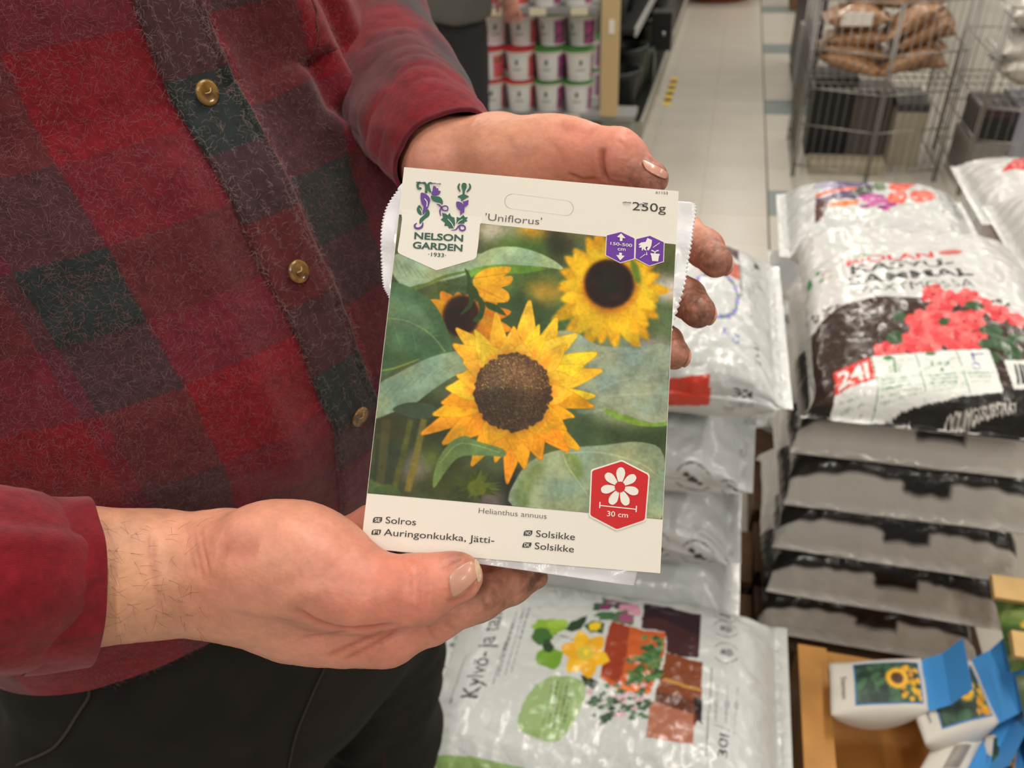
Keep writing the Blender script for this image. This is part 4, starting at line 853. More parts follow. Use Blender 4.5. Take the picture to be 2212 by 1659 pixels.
# ------------------------------------------------------------------ pallets
m_pal = mat('pallet_wood', (96, 66, 38), .75, noise=(.5, 22), bump=[(.3, 120, .002)])
def pallet(x0, x1, y0, y1, label):
    r = empty('pallet', ((x0+x1)/2, (y0+y1)/2, 0), label, 'pallet', 'wooden pallets')
    n = 5; wd = (y1-y0)/n
    for k in range(n): MB().box((x0, y0+k*wd, .118), (x1, y0+k*wd+wd*.78, .138)).build('deck_board', m_pal, r, smooth=False)
    for xx in (x0, (x0+x1)/2-.045, x1-.09):
        for yy in (y0, (y0+y1)/2-.05, y1-.10): MB().box((xx, yy, .022), (xx+.09, yy+.10, .118)).build('block', m_pal, r, smooth=False)
        MB().box((xx, y0, .002), (xx+.09, y1, .022)).build('bottom_board', m_pal, r, smooth=False)
pallet(-.46, .165, .53, 1.38, 'wooden pallet under the pale grey sacks behind the trousers')
pallet(.17, .60, 1.05, 2.02, 'wooden pallet under the stack of black and white sacks')
pallet(.685, 1.16, 1.74, 2.66, 'wooden pallet under the red and white sacks at the right edge')

# ------------------------------------------------------------------ sacks
m_sack = mat('glossy_sack_film', attr=True, rough=.25, spec=.45, coat=.3, bump=[(.55, 16, .012), (.45, 60, .005), (.2, 200, .0015)])
def sack(name, label, cx, cy, z0, L, W, T, along, hx, hs, paint, st, base=(214, 216, 214), group=None, seed=1, wr=1.0, rz=0, under=None, low=.004, n_=2.7, blunt=.11, drop=0.0, fin=.022, sag=None):
    """A filled sack lying flat: local x runs between its two sealed ends, s around its girth from the middle of the top."""
    nx = max(24, int(L/hx)); x = np.linspace(-L/2, L/2, nx); nz_ = Noise(seed)
    q = np.linspace(-math.pi, math.pi, 2400); c, s_ = np.cos(q), np.sin(q)            # q=0 is the top
    yy = np.sign(s_)*np.abs(s_)**(2/n_)*W/2; zz = np.sign(c)*np.abs(c)**(2/n_)*T/2
    ar = np.concatenate([[0], np.cumsum(np.hypot(np.diff(yy), np.diff(zz)))]); ar -= np.interp(0, q, ar); half = ar[-1]
    ss = np.concatenate([np.linspace(-half, -st, max(6, int((half-st)/.012)), endpoint=False), np.linspace(-st, st, int(2*st/hs), endpoint=False), np.linspace(st, half, max(6, int((half-st)/.012)), endpoint=False)]); ns = len(ss)
    y1 = np.interp(ss, ar, yy); z1 = np.interp(ss, ar, zz)
    X, Sg = np.meshgrid(x, ss, indexing='ij'); Y1 = np.repeat(y1[None], nx, 0); Z1 = np.repeat(z1[None], nx, 0)
    e = L/2-np.abs(X); k = np.clip((e-fin)/blunt, 0, 1); th = np.maximum(.012, (1-(1-k)**2.2)**.62)
    Zs = Z1*th-(1-th)*T*drop; Ys = Y1*(1+.05*(1-th))
    p3 = np.stack([X*9, Sg*9, np.zeros_like(X)], -1)
    d = wr*(.007*nz_.fbm(p3, 2)+.0035*(np.abs(nz_(p3*3.1+5))-.3)+.0016*nz_(p3*9+2)); d = d*np.where(Z1 > 0, 1, .35)*np.clip(th*1.3, .15, 1)
    d += wr*.004*np.sin(Sg*120+5*nz_(p3*2))*np.clip(1-(e-fin)/.07, 0, 1)*(e > fin*.6)
    nrm = np.stack([np.zeros_like(X), Y1/(W/2)**2, Z1/(T/2)**2], -1); nrm /= np.linalg.norm(nrm, axis=-1)[..., None]+1e-9
    V = np.stack([X, Ys, Zs], -1)+nrm*d[..., None]
    V[..., 1] += np.where(e < fin, .0035*np.sin(X*0+Sg*70), 0); V[..., 2] = np.maximum(V[..., 2], -T/2+low*0)+T/2
    if sag is not None: V[..., 2] *= sag(X)
    if rz or along == 'Y':
        a = rz+(math.pi/2 if along == 'Y' else 0); ca, sa = math.cos(a), math.sin(a); V = np.stack([V[..., 0]*ca-V[..., 1]*sa, V[..., 0]*sa+V[..., 1]*ca, V[..., 2]], -1)
    V += np.array([cx, cy, z0])
    col = np.empty((nx, ns, 3)); col[:] = base
    if under is not None: col[:] = under(X, Sg, half)
    if paint is not None:
        pw, ph = paint.shape[1], paint.shape[0]; ix = np.clip(((x+L/2)/L*pw).astype(int), 0, pw-1); m_ = np.abs(ss) < st; iy = np.clip(((ss[m_]+st)/(2*st)*ph).astype(int), 0, ph-1)
        col[:, m_] = paint[iy][:, ix].transpose(1, 0, 2)
    I, Jx = np.meshgrid(np.arange(nx-1), np.arange(ns), indexing='ij'); J2 = (Jx+1) % ns
    Fc = np.stack([I*ns+Jx, (I+1)*ns+Jx, (I+1)*ns+J2, I*ns+J2], -1).reshape(-1, 4)
    caps = [list(range(ns))[::-1], [(nx-1)*ns+j for j in range(ns)]]
    return mesh_obj(name, V.reshape(-1, 3), np.vstack([Fc]), m_sack, None, col=lin(col.reshape(-1, 3)), label=label, cat='sack', group=group, origin=(cx, cy, z0))
class SackPaint:
    """Print of a sack, drawn in the sack's own flat coordinates; points may be given where they show on its top plane."""
    def __init__(s, L, st, cell, base, cx, cy, ztop, along, cr, zf=None):
        s.zf = zf
        s.k = 1/cell; s.L, s.st = L, st; s.p = Paint(int(L*s.k), int(2*st*s.k), base); s.c = (cx, cy, ztop, along); s.cr = cr
    def m(s, pts):
        pts = s.cr(np.atleast_2d(np.asarray(pts, float))); out = []
        for px, py in pts:
            zt_ = s.c[2]
            for _ in range(8 if s.zf else 1):
                w_ = onz(px, py, zt_); dx, dy = w_[0]-s.c[0], w_[1]-s.c[1]
                lx, ly = (dx, dy) if s.c[3] == 'X' else (dy, -dx)
                if s.zf: zt_ = .5*zt_+.5*s.zf(lx)
            # the girth coordinate runs with -y of the section when q grows
            out.append(((lx+s.L/2)*s.k, (ly+s.st)*s.k))
        return np.array(out)
    def poly(s, pts, col, al=1.0, soft=0, sm=False): s.p.poly(blob(s.m(pts)) if sm else s.m(pts), col, al, soft)
    def blob(s, x, y, rx, ry, col, al=1.0, soft=0, n=14, j=0.0):
        g = np.random.default_rng(int(x*7+y*13)); t = np.linspace(0, 6.283, n, endpoint=False); k = 1+g.uniform(-j, j, n); s.poly(np.stack([x+rx*k*np.cos(t), y+ry*k*np.sin(t)], 1), col, al, soft, True)
    def line(s, pts, wd, col, al=1.0): s.p.line(s.m(pts), wd*s.k/1000, col, al)     # width in mm
    def text(s, st_, o, e, up, bold=0.0, col=(40, 40, 40), al=1.0):
        a, b, c = s.m([o, (o[0]+e[0], o[1]+e[1]), (o[0]+up[0], o[1]+up[1])]); s.p.text(st_, a, b-a, c-a, bold, col, al)
    def dashes(s, o, e, rows, dv, wd, col, seed=1):
        g = np.random.default_rng(seed); o = np.asarray(o, float); e = np.asarray(e, float); dv = np.asarray(dv, float)
        for r_ in range(rows):
            t = 0.0
            while t < 1: l = g.uniform(.04, .12); s.line([o+dv*r_+e*t, o+dv*r_+e*min(1, t+l)], wd, col, .8); t += l+.02
    def ring(s, x, y, r, ry, wd, col, gap=.25):
        t = np.linspace(.5, 2.6, 12); s.line(np.stack([x+r*np.cos(t), y+ry*np.sin(t)], 1), wd, col); t = np.linspace(3.6, 5.8, 12); s.line(np.stack([x+r*np.cos(t), y+ry*np.sin(t)], 1), wd, col)

INK = (58, 60, 62); GREY = (120, 122, 122); BASE = (204, 207, 205)
# -- front sack (seed and seedling soil)
cK = crop(880, 1230, 2.633); kx, ky, kz = -.088, .715, .442
sp = SackPaint(.565, .24, .00105, BASE, kx, ky, kz-.008, 'X', cK)
sp.poly([(150, 1020), (660, 1120), (700, 1300), (140, 1300)], (140, 172, 104)); sp.text('MULTA', (340, 1240), (260, 60), (12, -110), .02, (50, 66, 40))
sp.line([(240, 742), (385, 300)], 1.4, GREY); sp.line([(455, 785), (600, 330)], 1.4, GREY)
sp.text('Kylvö- ja taimi', (402, 752), (160, -550), (-104, -24), .004, INK); sp.text('Så- & plantjord', (215, 436), (120, -400), (-40, -10), .01, INK)
for k, (a, wd) in enumerate(((520, 2.6), (560, 1.6), (592, 1.6), (622, 1.6), (648, 1.4))): sp.dashes((a, 640-k*10), (105, -380), 1, (0, 0), wd, GREY, k+3)
for x in (845, 985): sp.line([(x, 60), (x+10, 150), (x+100, 165)], 1, GREY); sp.dashes((x+40, 140), (0, -80), 4, (18, 2), 1.4, GREY, x)
DK, GR, LG = (44, 66, 40), (66, 108, 50), (138, 176, 56)
sp.blob(810, 355, 100, 50, LG, j=.15); sp.blob(765, 415, 62, 55, GR, j=.15); sp.blob(860, 335, 60, 28, (160, 196, 70), j=.1); sp.blob(815, 540, 75, 68, (116, 160, 50), j=.18); sp.blob(800, 470, 30, 40, DK, j=.2); sp.line([(835, 395), (950, 445)], 1.6, DK)
sp.poly([(900, 380), (925, 330), (960, 320), (1020, 290), (1010, 340), (985, 380), (930, 392)], DK); sp.poly([(1000, 360), (1050, 330), (1120, 350), (1110, 410), (1040, 400)], (50, 80, 44)); sp.blob(1068, 368, 34, 24, (240, 206, 40), j=.2)
for (x, y, rx, ry, c) in ((1110, 230, 55, 40, (58, 92, 66)), (1150, 165, 44, 30, (62, 98, 62)), (1165, 175, 34, 20, (150, 64, 120)), (1125, 235, 38, 22, (140, 52, 110)), (1230, 215, 60, 40, (84, 74, 80)), (1270, 240, 58, 40, (214, 150, 176)), (1140, 300, 70, 26, (70, 110, 76)), (1230, 310, 54, 50, (92, 112, 84)), (1240, 310, 36, 30, (160, 82, 120)), (1300, 265, 30, 30, (220, 160, 180))): sp.blob(x, y, rx, ry, c, j=.25)
sp.poly([(1155, 335), (1350, 385), (1465, 405), (1460, 520), (1380, 740), (1190, 730), (1095, 660), (1120, 480)], (196, 92, 40)); sp.poly([(1155, 335), (1260, 370), (1240, 560), (1200, 700), (1100, 640), (1122, 480)], (150, 56, 30)); sp.poly([(1190, 700), (1380, 730), (1370, 755), (1180, 735)], (226, 120, 50))
sp.poly([(1345, 190), (1500, 225), (1665, 275), (1650, 540), (1560, 545), (1470, 520), (1465, 400), (1330, 370)], (48, 26, 38)); sp.poly([(1330, 300), (1480, 330), (1650, 420), (1645, 545), (1470, 520), (1465, 405), (1330, 370)], (66, 34, 36))
sp.poly([(1465, 520), (1560, 545), (1672, 575), (1665, 790), (1640, 900), (1410, 730), (1450, 600)], (128, 66, 36)); sp.poly([(1455, 660), (1670, 720), (1660, 735), (1450, 680)], (190, 140, 70)); sp.poly([(1410, 730), (1660, 800), (1630, 930), (1390, 850)], (96, 50, 34)); sp.poly([(1380, 790), (1620, 860), (1622, 1030), (1350, 990)], (172, 108, 84))  # pale pink patch: pot print with a film reflection painted into its colour
sp.poly([(1620, 760), (1672, 770), (1668, 920), (1640, 900)], (40, 24, 32))
for k in range(60): g = np.random.default_rng(k); sp.blob(g.uniform(1330, 1440), g.uniform(430, 680), 18, 14, ((70, 112, 62), (92, 132, 78), (52, 84, 50))[k % 3], j=.3)
for k in range(30): g = np.random.default_rng(k+90); sp.blob(g.uniform(1250, 1330), g.uniform(540, 690), 16, 12, ((80, 122, 66), (60, 96, 52))[k % 2], j=.3)
for k in range(70): g = np.random.default_rng(k+200); sp.blob(g.uniform(1030, 1370), g.uniform(690, 880), 20, 13, ((64, 98, 66), (84, 120, 84), (48, 74, 50), (210, 170, 180))[k % 4], j=.3)
sp.poly([(985, 640), (1040, 660), (1090, 690), (1060, 730), (1000, 690)], (44, 56, 44)); sp.poly([(1090, 860), (1150, 840), (1160, 880), (1095, 915)], (52, 80, 56))
for k in range(6):
    a = k*1.047+.3; b_ = np.array([math.cos(a), math.sin(a)]); n_ = np.array([-b_[1], b_[0]]); c0 = np.array([1010, 525.]); sp.poly([c0-n_*30, c0+b_*85-n_*46, c0+b_*142, c0+b_*85+n_*46, c0+n_*30], ((240, 188, 40), (232, 172, 34))[k % 2], sm=True)
sp.blob(1010, 520, 46, 42, (206, 190, 70), j=.1); sp.blob(1016, 516, 18, 18, (244, 210, 40))
sp.poly([(630, 910), (660, 790), (730, 690), (820, 648), (900, 650), (1010, 690), (985, 830), (920, 930), (850, 992), (740, 975)], (150, 178, 116), sm=True)
sp.dashes((770, 910), (60, -240), 5, (28, 4), 2.0, (84, 104, 70), 7)
for y in (245, 362, 512): sp.ring(1806, y, 72, 56, 1.6, GREY); sp.blob(1790, y, 18, 16, GREY); sp.blob(1822, y+4, 24, 22, (150, 152, 152))
sp.line([(1725, 600), (1690, 1110)], 1.0, GREY); sp.line([(1718, 918), (1862, 958)], 1.0, GREY)
for x in (1755, 1815, 1870): sp.dashes((x-10, 905), (12, -210), 1, (0, 0), 2.2, (150, 152, 152), x); sp.blob(x-4, 800, 16, 22, (170, 172, 172))
sp.text('30l', (1812, 1100), (6, -128), (-56, -2), .01, INK)
sack('soil_sack', 'pale grey sack printed with a yellow flower and clay pots, lying lowest in front', kx, ky, .292, .565, .375, .158, 'X', .0016, .0013, sp.p.a, .24, BASE, 'pale grey soil sacks', 41, .8)
sack('soil_sack', 'pale grey sack lying flat right beneath the sack printed with clay pots', kx+.004, ky+.005, .138, .56, .37, .158, 'X', .012, .010, None, .2, BASE, 'pale grey soil sacks', 42, .8)
# -- rear column of pale sacks
cM = crop(1380, 420, 1.842); mx_, my_, mz_ = -.150, 1.095, .925
def pale(layer, ztop, x, first):
    q = SackPaint(.555, .30, .0016, BASE, x, my_, ztop-.006, 'X', cM); 
    if first:
        q.poly([(-200, 660), (280, 640), (282, 733), (-200, 733)], (206, 62, 42)); q.poly([(330, 190), (355, 150), (400, 148), (406, 250), (330, 215)], (72, 44, 56)); q.poly([(230, 240), (404, 262), (402, 342), (240, 330)], (196, 96, 72))
        for k in range(40): a = k*.157-1.4; q.blob(300+88*math.cos(a), 415+78*math.sin(a), 9, 8, ((106, 92, 180), (126, 112, 190), (80, 140, 90))[k % 3], j=.3)
        q.line([(406, 130), (400, 600)], 1.0, GREY); q.text('30l', (378, 712), (80, 3), (2, -40), .012, INK); q.dashes((345, 726), (120, 4), 3, (0, 9), 2.2, (130, 132, 132), 4)
        q.line([(322, 528), (392, 552)], 1.6, (98, 104, 180)); q.ring(380, 545, 12, 12, 2, (98, 104, 180)); q.line([(335, 515), (330, 545)], 1.6, (98, 104, 180))
        for x_, y_ in ((460, 135), (466, 185), (478, 238), (490, 295)): q.ring(x_, y_, 40, 22, 1.4, GREY); q.blob(x_, y_, 14, 9, INK, j=.4)
        q.text('30l', (486, 590), (-10, -60), (-26, 4), .01, GREY); q.dashes((450, 470), (-20, -150), 2, (22, 0), 2.0, (160, 162, 162), 9)
    return q.p.a
def side_icons(paint, ys, xs):                                   # symbols on the sack's front side, s measured from the middle of the top
    h, w_ = paint.shape[:2]; pp = Paint(w_, h, (0, 0, 0)); pp.a = paint; k = 1/.0016
    for x in xs:
        cx_, cy_ = (x+.555/2)*k, (ys+.30)*k
        for a0 in (.5, 3.6): t = np.linspace(a0, a0+2.2, 10); pp.line(np.stack([cx_+17*np.cos(t), cy_+17*np.sin(t)], 1), 1.8, GREY)
        pp.ell(cx_, cy_, 5, 5, INK); pp.ell(cx_+6, cy_-4, 3, 4, INK); pp.ell(cx_-7, cy_+5, 3, 3, INK)
    return pp.a
labs = ['topmost pale sack with lavender print and 30l, behind the stained fingers', 'pale grey sack second from the top behind the packet, round symbols on its side', 'pale grey sack third from the top behind the packet', 'pale grey sack fourth from the top behind the packet', 'bottom pale grey sack of the tall stack behind the packet']
for i, (xo, yo) in enumerate(((0, 0), (-.022, .012), (-.030, .004), (-.012, .01), (-.02, 0))):
    zt = mz_-.157*i; pt = pale(i, zt, mx_+xo, i == 0)
    if i in (1, 2): pt = side_icons(pt, -.235, (.12, .19, .255) if i == 1 else (.14, .21))
    sack('soil_sack', labs[i], mx_+xo, my_+yo, zt-.160, .555, .40, .162, 'X', .0032 if i < 3 else .01, .0022 if i < 3 else .01, pt if i < 3 else None, .30, BASE, 'pale grey soil sacks', 50+i, 1.15, rz=(.02, -.03, .015, 0, 0)[i])
# -- the stack of black-bottomed sacks
cS = crop(1640, 340, 2.86); sx, sy, sz = .362, 1.268, .850
def sag24(X): t = np.clip((.07-np.asarray(X))/.34, 0, 1); return 1-.54*t**1.3
q = SackPaint(.505, .24, .0010, (210, 210, 207), sx, sy, sz, 'Y', cS, zf=lambda x: .722+.134*float(sag24(x)))
q.poly([(290, 1010), (380, 940), (480, 880), (600, 850), (760, 838), (1000, 850), (1280, 880), (1560, 930), (1800, 990), (2000, 2300), (330, 2300), (300, 1300)], (58, 40, 32)); q.poly([(340, 1420), (700, 1480), (1900, 1380), (2000, 2300), (330, 2300)], (30, 26, 24))
for k in range(140): g = np.random.default_rng(k+500); q.blob(g.uniform(310, 900), g.uniform(860, 1400), g.uniform(8, 26), g.uniform(6, 14), ((74, 52, 40), (44, 30, 24), (86, 62, 46))[k % 3], .6, 0, 10, .3)
for k in range(26): g = np.random.default_rng(k+700); q.blob(300+k*50, 1000-130*math.sin(min(1, k/9)*1.57)+g.uniform(-16, 16), 22, 12, (58, 40, 32), 1, 0, 8, .5)
CR = ((232, 84, 88), (240, 106, 104), (222, 66, 74))
for k, (x, y, r_) in enumerate(((1080, 830, 80), (1180, 860, 70), (1290, 855, 80), (1380, 900, 80), (1500, 940, 80), (1610, 970, 70), (1000, 1010, 105), (1120, 930, 90), (1080, 1060, 90), (1270, 1010, 110), (1180, 1080, 80), (980, 1130, 110), (1050, 1160, 90), (1210, 1120, 110), (1310, 1140, 90), (780, 1190, 80), (860, 1180, 60), (1360, 1110, 60), (1340, 1000, 70))):
    for a in range(5):
        t = a*1.257+k; q.blob(x+r_*.5*math.cos(t), y+r_*.4*math.sin(t), r_*.46, r_*.38, CR[(a+k) % 3], 1, 0, 10, .12)
    q.blob(x, y, 9, 7, (150, 30, 44))
for x, y, rx, ry in ((870, 975, 40, 34), (840, 1110, 56, 40), (1440, 1060, 80, 40), (1500, 1140, 90, 46), (1580, 1200, 60, 44), (1400, 1150, 46, 30), (1450, 1230, 50, 34), (1600, 1090, 60, 30), (1330, 900, 60, 30), (1140, 1010, 30, 26)): q.blob(x, y, rx, ry, ((56, 86, 54), (112, 138, 96))[int(x) % 2], 1, 0, 14, .15)
q.text('BIOLAN', (545, 622), (545, -30), (-5, -34), .022, (206, 50, 44)); q.text('KASVU-', (575, 682), (640, -36), (-10, -50), .026, (42, 42, 44)); q.text('SAMMAL', (556, 750), (775, -32), (-10, -54), .026, (42, 42, 44)); q.text('VÄXTMOSSA', (612, 812), (728, -30), (-14, -44), -.004, (54, 54, 56))
q.blob(1185, 572, 72, 17, (206, 90, 84), .9); q.blob(285, 650, 40, 26, (70, 140, 84), 1, 0, 10, .4); q.blob(235, 690, 36, 14, (92, 156, 100), 1, 0, 10, .4); q.blob(355, 612, 24, 12, (84, 146, 92), 1, 0, 10, .4); q.ring(425, 655, 34, 24, 2.2, (196, 110, 100)); q.blob(385, 672, 16, 10, (96, 160, 90)); q.blob(640, 570, 60, 6, (120, 170, 120))
q.poly([(458, 1300), (705, 1225), (1405, 1180), (1425, 1190), (1512, 1425), (1505, 1445), (520, 1512), (500, 1505)], (236, 238, 234)); q.poly([(458, 1300), (468, 1288), (695, 1228), (725, 1368), (480, 1412)], (214, 54, 46))
q.text('24l', (500, 1392), (190, -42), (-16, -96), .03, (240, 236, 230))
GN = (70, 140, 90)
for a, b_ in (((700, 1232), (760, 1490)), ((965, 1210), (1040, 1470)), ((1215, 1192), (1305, 1450))): q.line([a, b_], 1.2, GN)
for a, b_ in (((735, 1360), (1460, 1320)), ((750, 1420), (1480, 1372)), ((720, 1262), (960, 1245))): q.line([a, b_], .8, (140, 180, 150))
q.line([(835, 1235), (845, 1330)], 1.4, GN)
for k in range(7): q.line([(842, 1265+k*7), (842+(-1)**k*(50-k*4), 1290+k*7)], 1.2, (110, 170, 120))
for x, y in ((1068, 1275), (1118, 1272), (1165, 1270), (1130, 1310)): q.poly([(x, y-14), (x+13, y+10), (x-13, y+10)], GN)
q.line([(1020, 1310), (1210, 1240)], .8, GN); q.line([(1020, 1240), (1215, 1310)], .8, GN); q.blob(800, 1236, 34, 12, GN); q.blob(1062, 1212, 34, 10, GN)
BLU = (50, 66, 150); q.line([(1310, 1205), (1335, 1275)], 2.2, BLU); q.line([(1310, 1218), (1385, 1212)], 2.6, BLU); q.ring(1340, 1288, 30, 14, 2, BLU)
q.dashes((755, 1372), (170, -10), 3, (6, 20), 2, GN, 3); q.dashes((1050, 1350), (170, -10), 3, (6, 20), 2, GN, 4); q.dashes((1290, 1335), (140, -10), 2, (6, 20), 2, GN, 5); q.dashes((770, 1440), (240, -16), 2, (6, 18), 1.6, (150, 180, 150), 6); q.dashes((1070, 1412), (200, -14), 2, (6, 18), 1.6, (150, 180, 150), 7); q.dashes((530, 1440), (150, -10), 3, (6, 20), 1.4, (150, 170, 150), 8)
q.poly([(1515, 1240), (1760, 1225), (1790, 1400), (1590, 1415), (1575, 1400)], (232, 232, 228))
for k in range(22): q.line([(1575+k*9, 1262-k*.6), (1606+k*9, 1385-k*.6)], (1.2, 2.2, .8)[k % 3], (40, 40, 40))
q.text('KASVUALUSTA', (520, 1570), (500, -24), (-8, -34), .02, (220, 216, 208)); q.text('ODLINGSSUBSTRAT', (1200, 1542), (420, -20), (-10, -36), .02, (220, 216, 208))
def blackwhite(X, S_, half):
    c = np.empty(X.shape+(3,)); c[:] = (206, 204, 198); up = np.abs(S_) < .235
    e = .265+X; c[up & (X < -.05)] = (32, 28, 26); c[e < .023] = (208, 203, 196); c[(e < .026) & (e > .015) & (S_ > -.05) & (S_ < .02) & up] = (30, 26, 24); return c
ord_ = ['topmost', 'second from the top', 'third from the top', 'fourth from the top', 'fifth from the top', 'lowest']
for i in range(6):
    g = np.random.default_rng(i+60); zt = .838-.1168*i
    if i == 0: sack('moss_sack', 'topmost sack of the stack, printed with coral flowers and 24l', sx, sy, .722, .505, .375, .132, 'Y', .0014, .0012, q.p.a, .24, (214, 212, 208), 'black and white moss sacks', 61, .7, under=None, blunt=.032, drop=.20, fin=.006, sag=sag24)
    else: sack('moss_sack', 'black and white sack %s in the stack under the coral flower sack' % ord_[i], sx+.006+g.uniform(-.008, .008)+.002*i, sy+.062+g.uniform(-.006, .006), zt-.1168, .53, .385, .119, 'Y', .004, .008, None, .21, (206, 204, 198), 'black and white moss sacks', 61+i, .9, rz=g.uniform(-.02, .02), under=blackwhite, blunt=.05, drop=.30, fin=.006)
# -- flower-soil sacks behind
q = SackPaint(.43, .26, .0015, (206, 208, 206), .368, 1.83, .772, 'X', cS)
for (x, y, rx, ry, c) in ((470, 150, 120, 40, (150, 140, 176)), (560, 180, 110, 50, (96, 82, 130)), (640, 215, 70, 40, (56, 66, 52)), (740, 180, 40, 30, (84, 110, 76)), (500, 220, 60, 40, (84, 70, 120)), (430, 170, 50, 40, (180, 174, 200))): q.blob(x, y, rx, ry, c, .9, 0, 14, .25)
q.poly([(350, 205), (600, 180), (600, 200), (350, 230)], (214, 110, 84)); q.poly([(350, 260), (440, 262), (400, 350), (352, 358)], (92, 58, 52)); q.poly([(440, 275), (620, 268), (600, 300), (430, 305)], (226, 120, 50)); q.poly([(350, 236), (620, 230), (640, 262), (350, 262)], (84, 66, 96))
for k in range(26): g = np.random.default_rng(k+800); q.blob(g.uniform(640, 850), g.uniform(240, 335), 30, 14, ((186, 70, 150), (206, 96, 166), (150, 50, 124))[k % 3], 1, 0, 10, .3)
for x, y, rx, ry in ((885, 145, 92, 38), (860, 195, 66, 28), (848, 258, 60, 38), (1005, 258, 76, 40)): q.blob(x, y, rx, ry, (232, 92, 78), 1, 0, 14, .1); q.blob(x, y, rx*.5, ry*.5, (240, 124, 104), 1, 0, 12, .2)
q.line([(1078, 150), (1145, 372)], 1, GREY); q.text('Kukkamulta', (1150, 165), (72, 190), (54, -14), .004, (96, 98, 98)); q.line([(1205, 150), (1280, 330)], .8, GREY); q.dashes((380, 350), (270, 0), 5, (3, 16), 2, (176, 178, 178), 5)
q.text('10l', (298, 520), (72, 4), (0, -34), .01, (84, 86, 84)); q.poly([(450, 478), (775, 488), (640, 535), (455, 545)], (212, 60, 44))
sack('flower_soil_sack', 'white sack with pink and coral flowers, lying behind the 24l sack', .368, 1.83, .624, .43, .335, .154, 'X', .0026, .002, q.p.a, .26, (206, 208, 206), 'white and red flower soil sacks', 71, .9)
for k in range(3): sack('flower_soil_sack', ('white sack directly under the pink and coral flower sack', 'white sack two below the pink and coral flower sack', 'lowest white sack behind the coral flower stack')[k], .368, 1.83, .462-.162*k, .43, .335, .165, 'X', .012, .012, None, .2, (206, 208, 206), 'white and red flower soil sacks', 72+k, .8)
def redend(X, S_, half):
    c = np.empty(X.shape+(3,)); c[:] = (208, 208, 205); c[(S_ < -.15) & (X < -.02) & (X > -.20)] = (206, 44, 40); c[(S_ > .02) & (X > -.16+S_*.6)] = (208, 46, 42); return c
rz_ = ['glossy white sack on the right edge beside the pink flower sack', 'white and red sack second down at the right edge', 'white and red sack third down at the right edge', 'lowest white and red sack at the right edge']
for k in range(4): sack('flower_soil_sack', rz_[k], .895, 1.93+.004*k, .575-.145*k, .46, .36, .150, 'X', .006, .006, None, .2, (208, 208, 205), 'white and red flower soil sacks', 81+k, 1.0, under=(None if k == 0 else redend))
rr2 = ['white sack with a red corner lying farthest back at the right edge', 'second white sack of the farthest back stack at the right', 'third white sack of the farthest back stack at the right', 'lowest white sack of the farthest back stack at the right']
for k in range(4): sack('flower_soil_sack', rr2[k], .93, 2.40, .508-.124*k, .46, .42, .13, 'X', .006, .006, None, .2, (208, 208, 205), 'white and red flower soil sacks', 91+k, .9, under=redend)

# ------------------------------------------------------------------ pine tray with paper seed packets
m_pine = mat('orange_pine', (206, 146, 72), .55, noise=(.35, 14), bump=[(.15, 90, .001)])
cr_ = empty('pine_tray', (.42, .70, 0), 'orange pine tray on splayed legs holding paper seed packets', 'tray')
for nm, lo, hi in (('side_board', (.213, .50, .185), (.258, .895, .36)), ('side_board', (.600, .50, .185), (.640, .895, .36)), ('rear_board', (.258, .862, .185), (.600, .895, .352)), ('front_board', (.258, .50, .185), (.600, .53, .352)), ('bottom_board', (.258, .53, .225), (.600, .862, .24))): MB().box(lo, hi).build(nm, m_pine, cr_, smooth=False)
for x, y, dx, dy in ((.232, .86, -.035, .03), (.232, .53, -.035, -.03), (.62, .86, .03, .03), (.62, .53, .03, -.03)):
    a = np.array([x, y, .19]); b_ = np.array([x+dx, y+dy, .0]); e = _n(b_-a); u = _n(np.cross(e, [0, 1.0, 0])); MB().obox((a+b_)/2, u*.018, np.cross(e, u)*.028, (b_-a)/2).build('leg', m_pine, cr_, smooth=False)
m_paper = mat('seed_paper', (206, 200, 190), .6, bump=[(.3, 60, .002)]); m_blue = mat('blue_paper', (64, 146, 216), .45, bump=[(.15, 60, .002)]); m_art = mat('seed_picture', attr=True, rough=.45); m_blind = mat('packet_blue_line', (70, 130, 190), .5)
def art_cols(n, m_, seed):
    g = np.random.default_rng(seed); p = Paint(n*2, m_*2, (38, 62, 48))
    for k in range(50): p.ell(g.uniform(0, n*2), g.uniform(0, m_*2), g.uniform(5, 16), g.uniform(4, 9), ((54, 92, 66), (30, 48, 40), (74, 112, 76))[k % 3], .8, 1, g.uniform(0, 3))
    for k in range(26): p.ell(n*2*g.uniform(.72, 1), g.uniform(0, m_*2), 5, 5, ((236, 178, 40), (220, 150, 30))[k % 2], .9)
    c0 = np.array([n*2*.64, m_*2*.42])
    for k in range(22):
        a = k*.2856; b_ = np.array([math.cos(a), math.sin(a)]); n_ = np.array([-b_[1], b_[0]]); p.poly([c0-n_*4, c0+b_*15-n_*4, c0+b_*24, c0+b_*15+n_*4, c0+n_*4], (240, 180, 44))
    p.ell(c0[0], c0[1], 12, 12, (96, 60, 30)); p.ell(c0[0], c0[1], 7, 7, (74, 44, 26)); return lin(p.down(2))
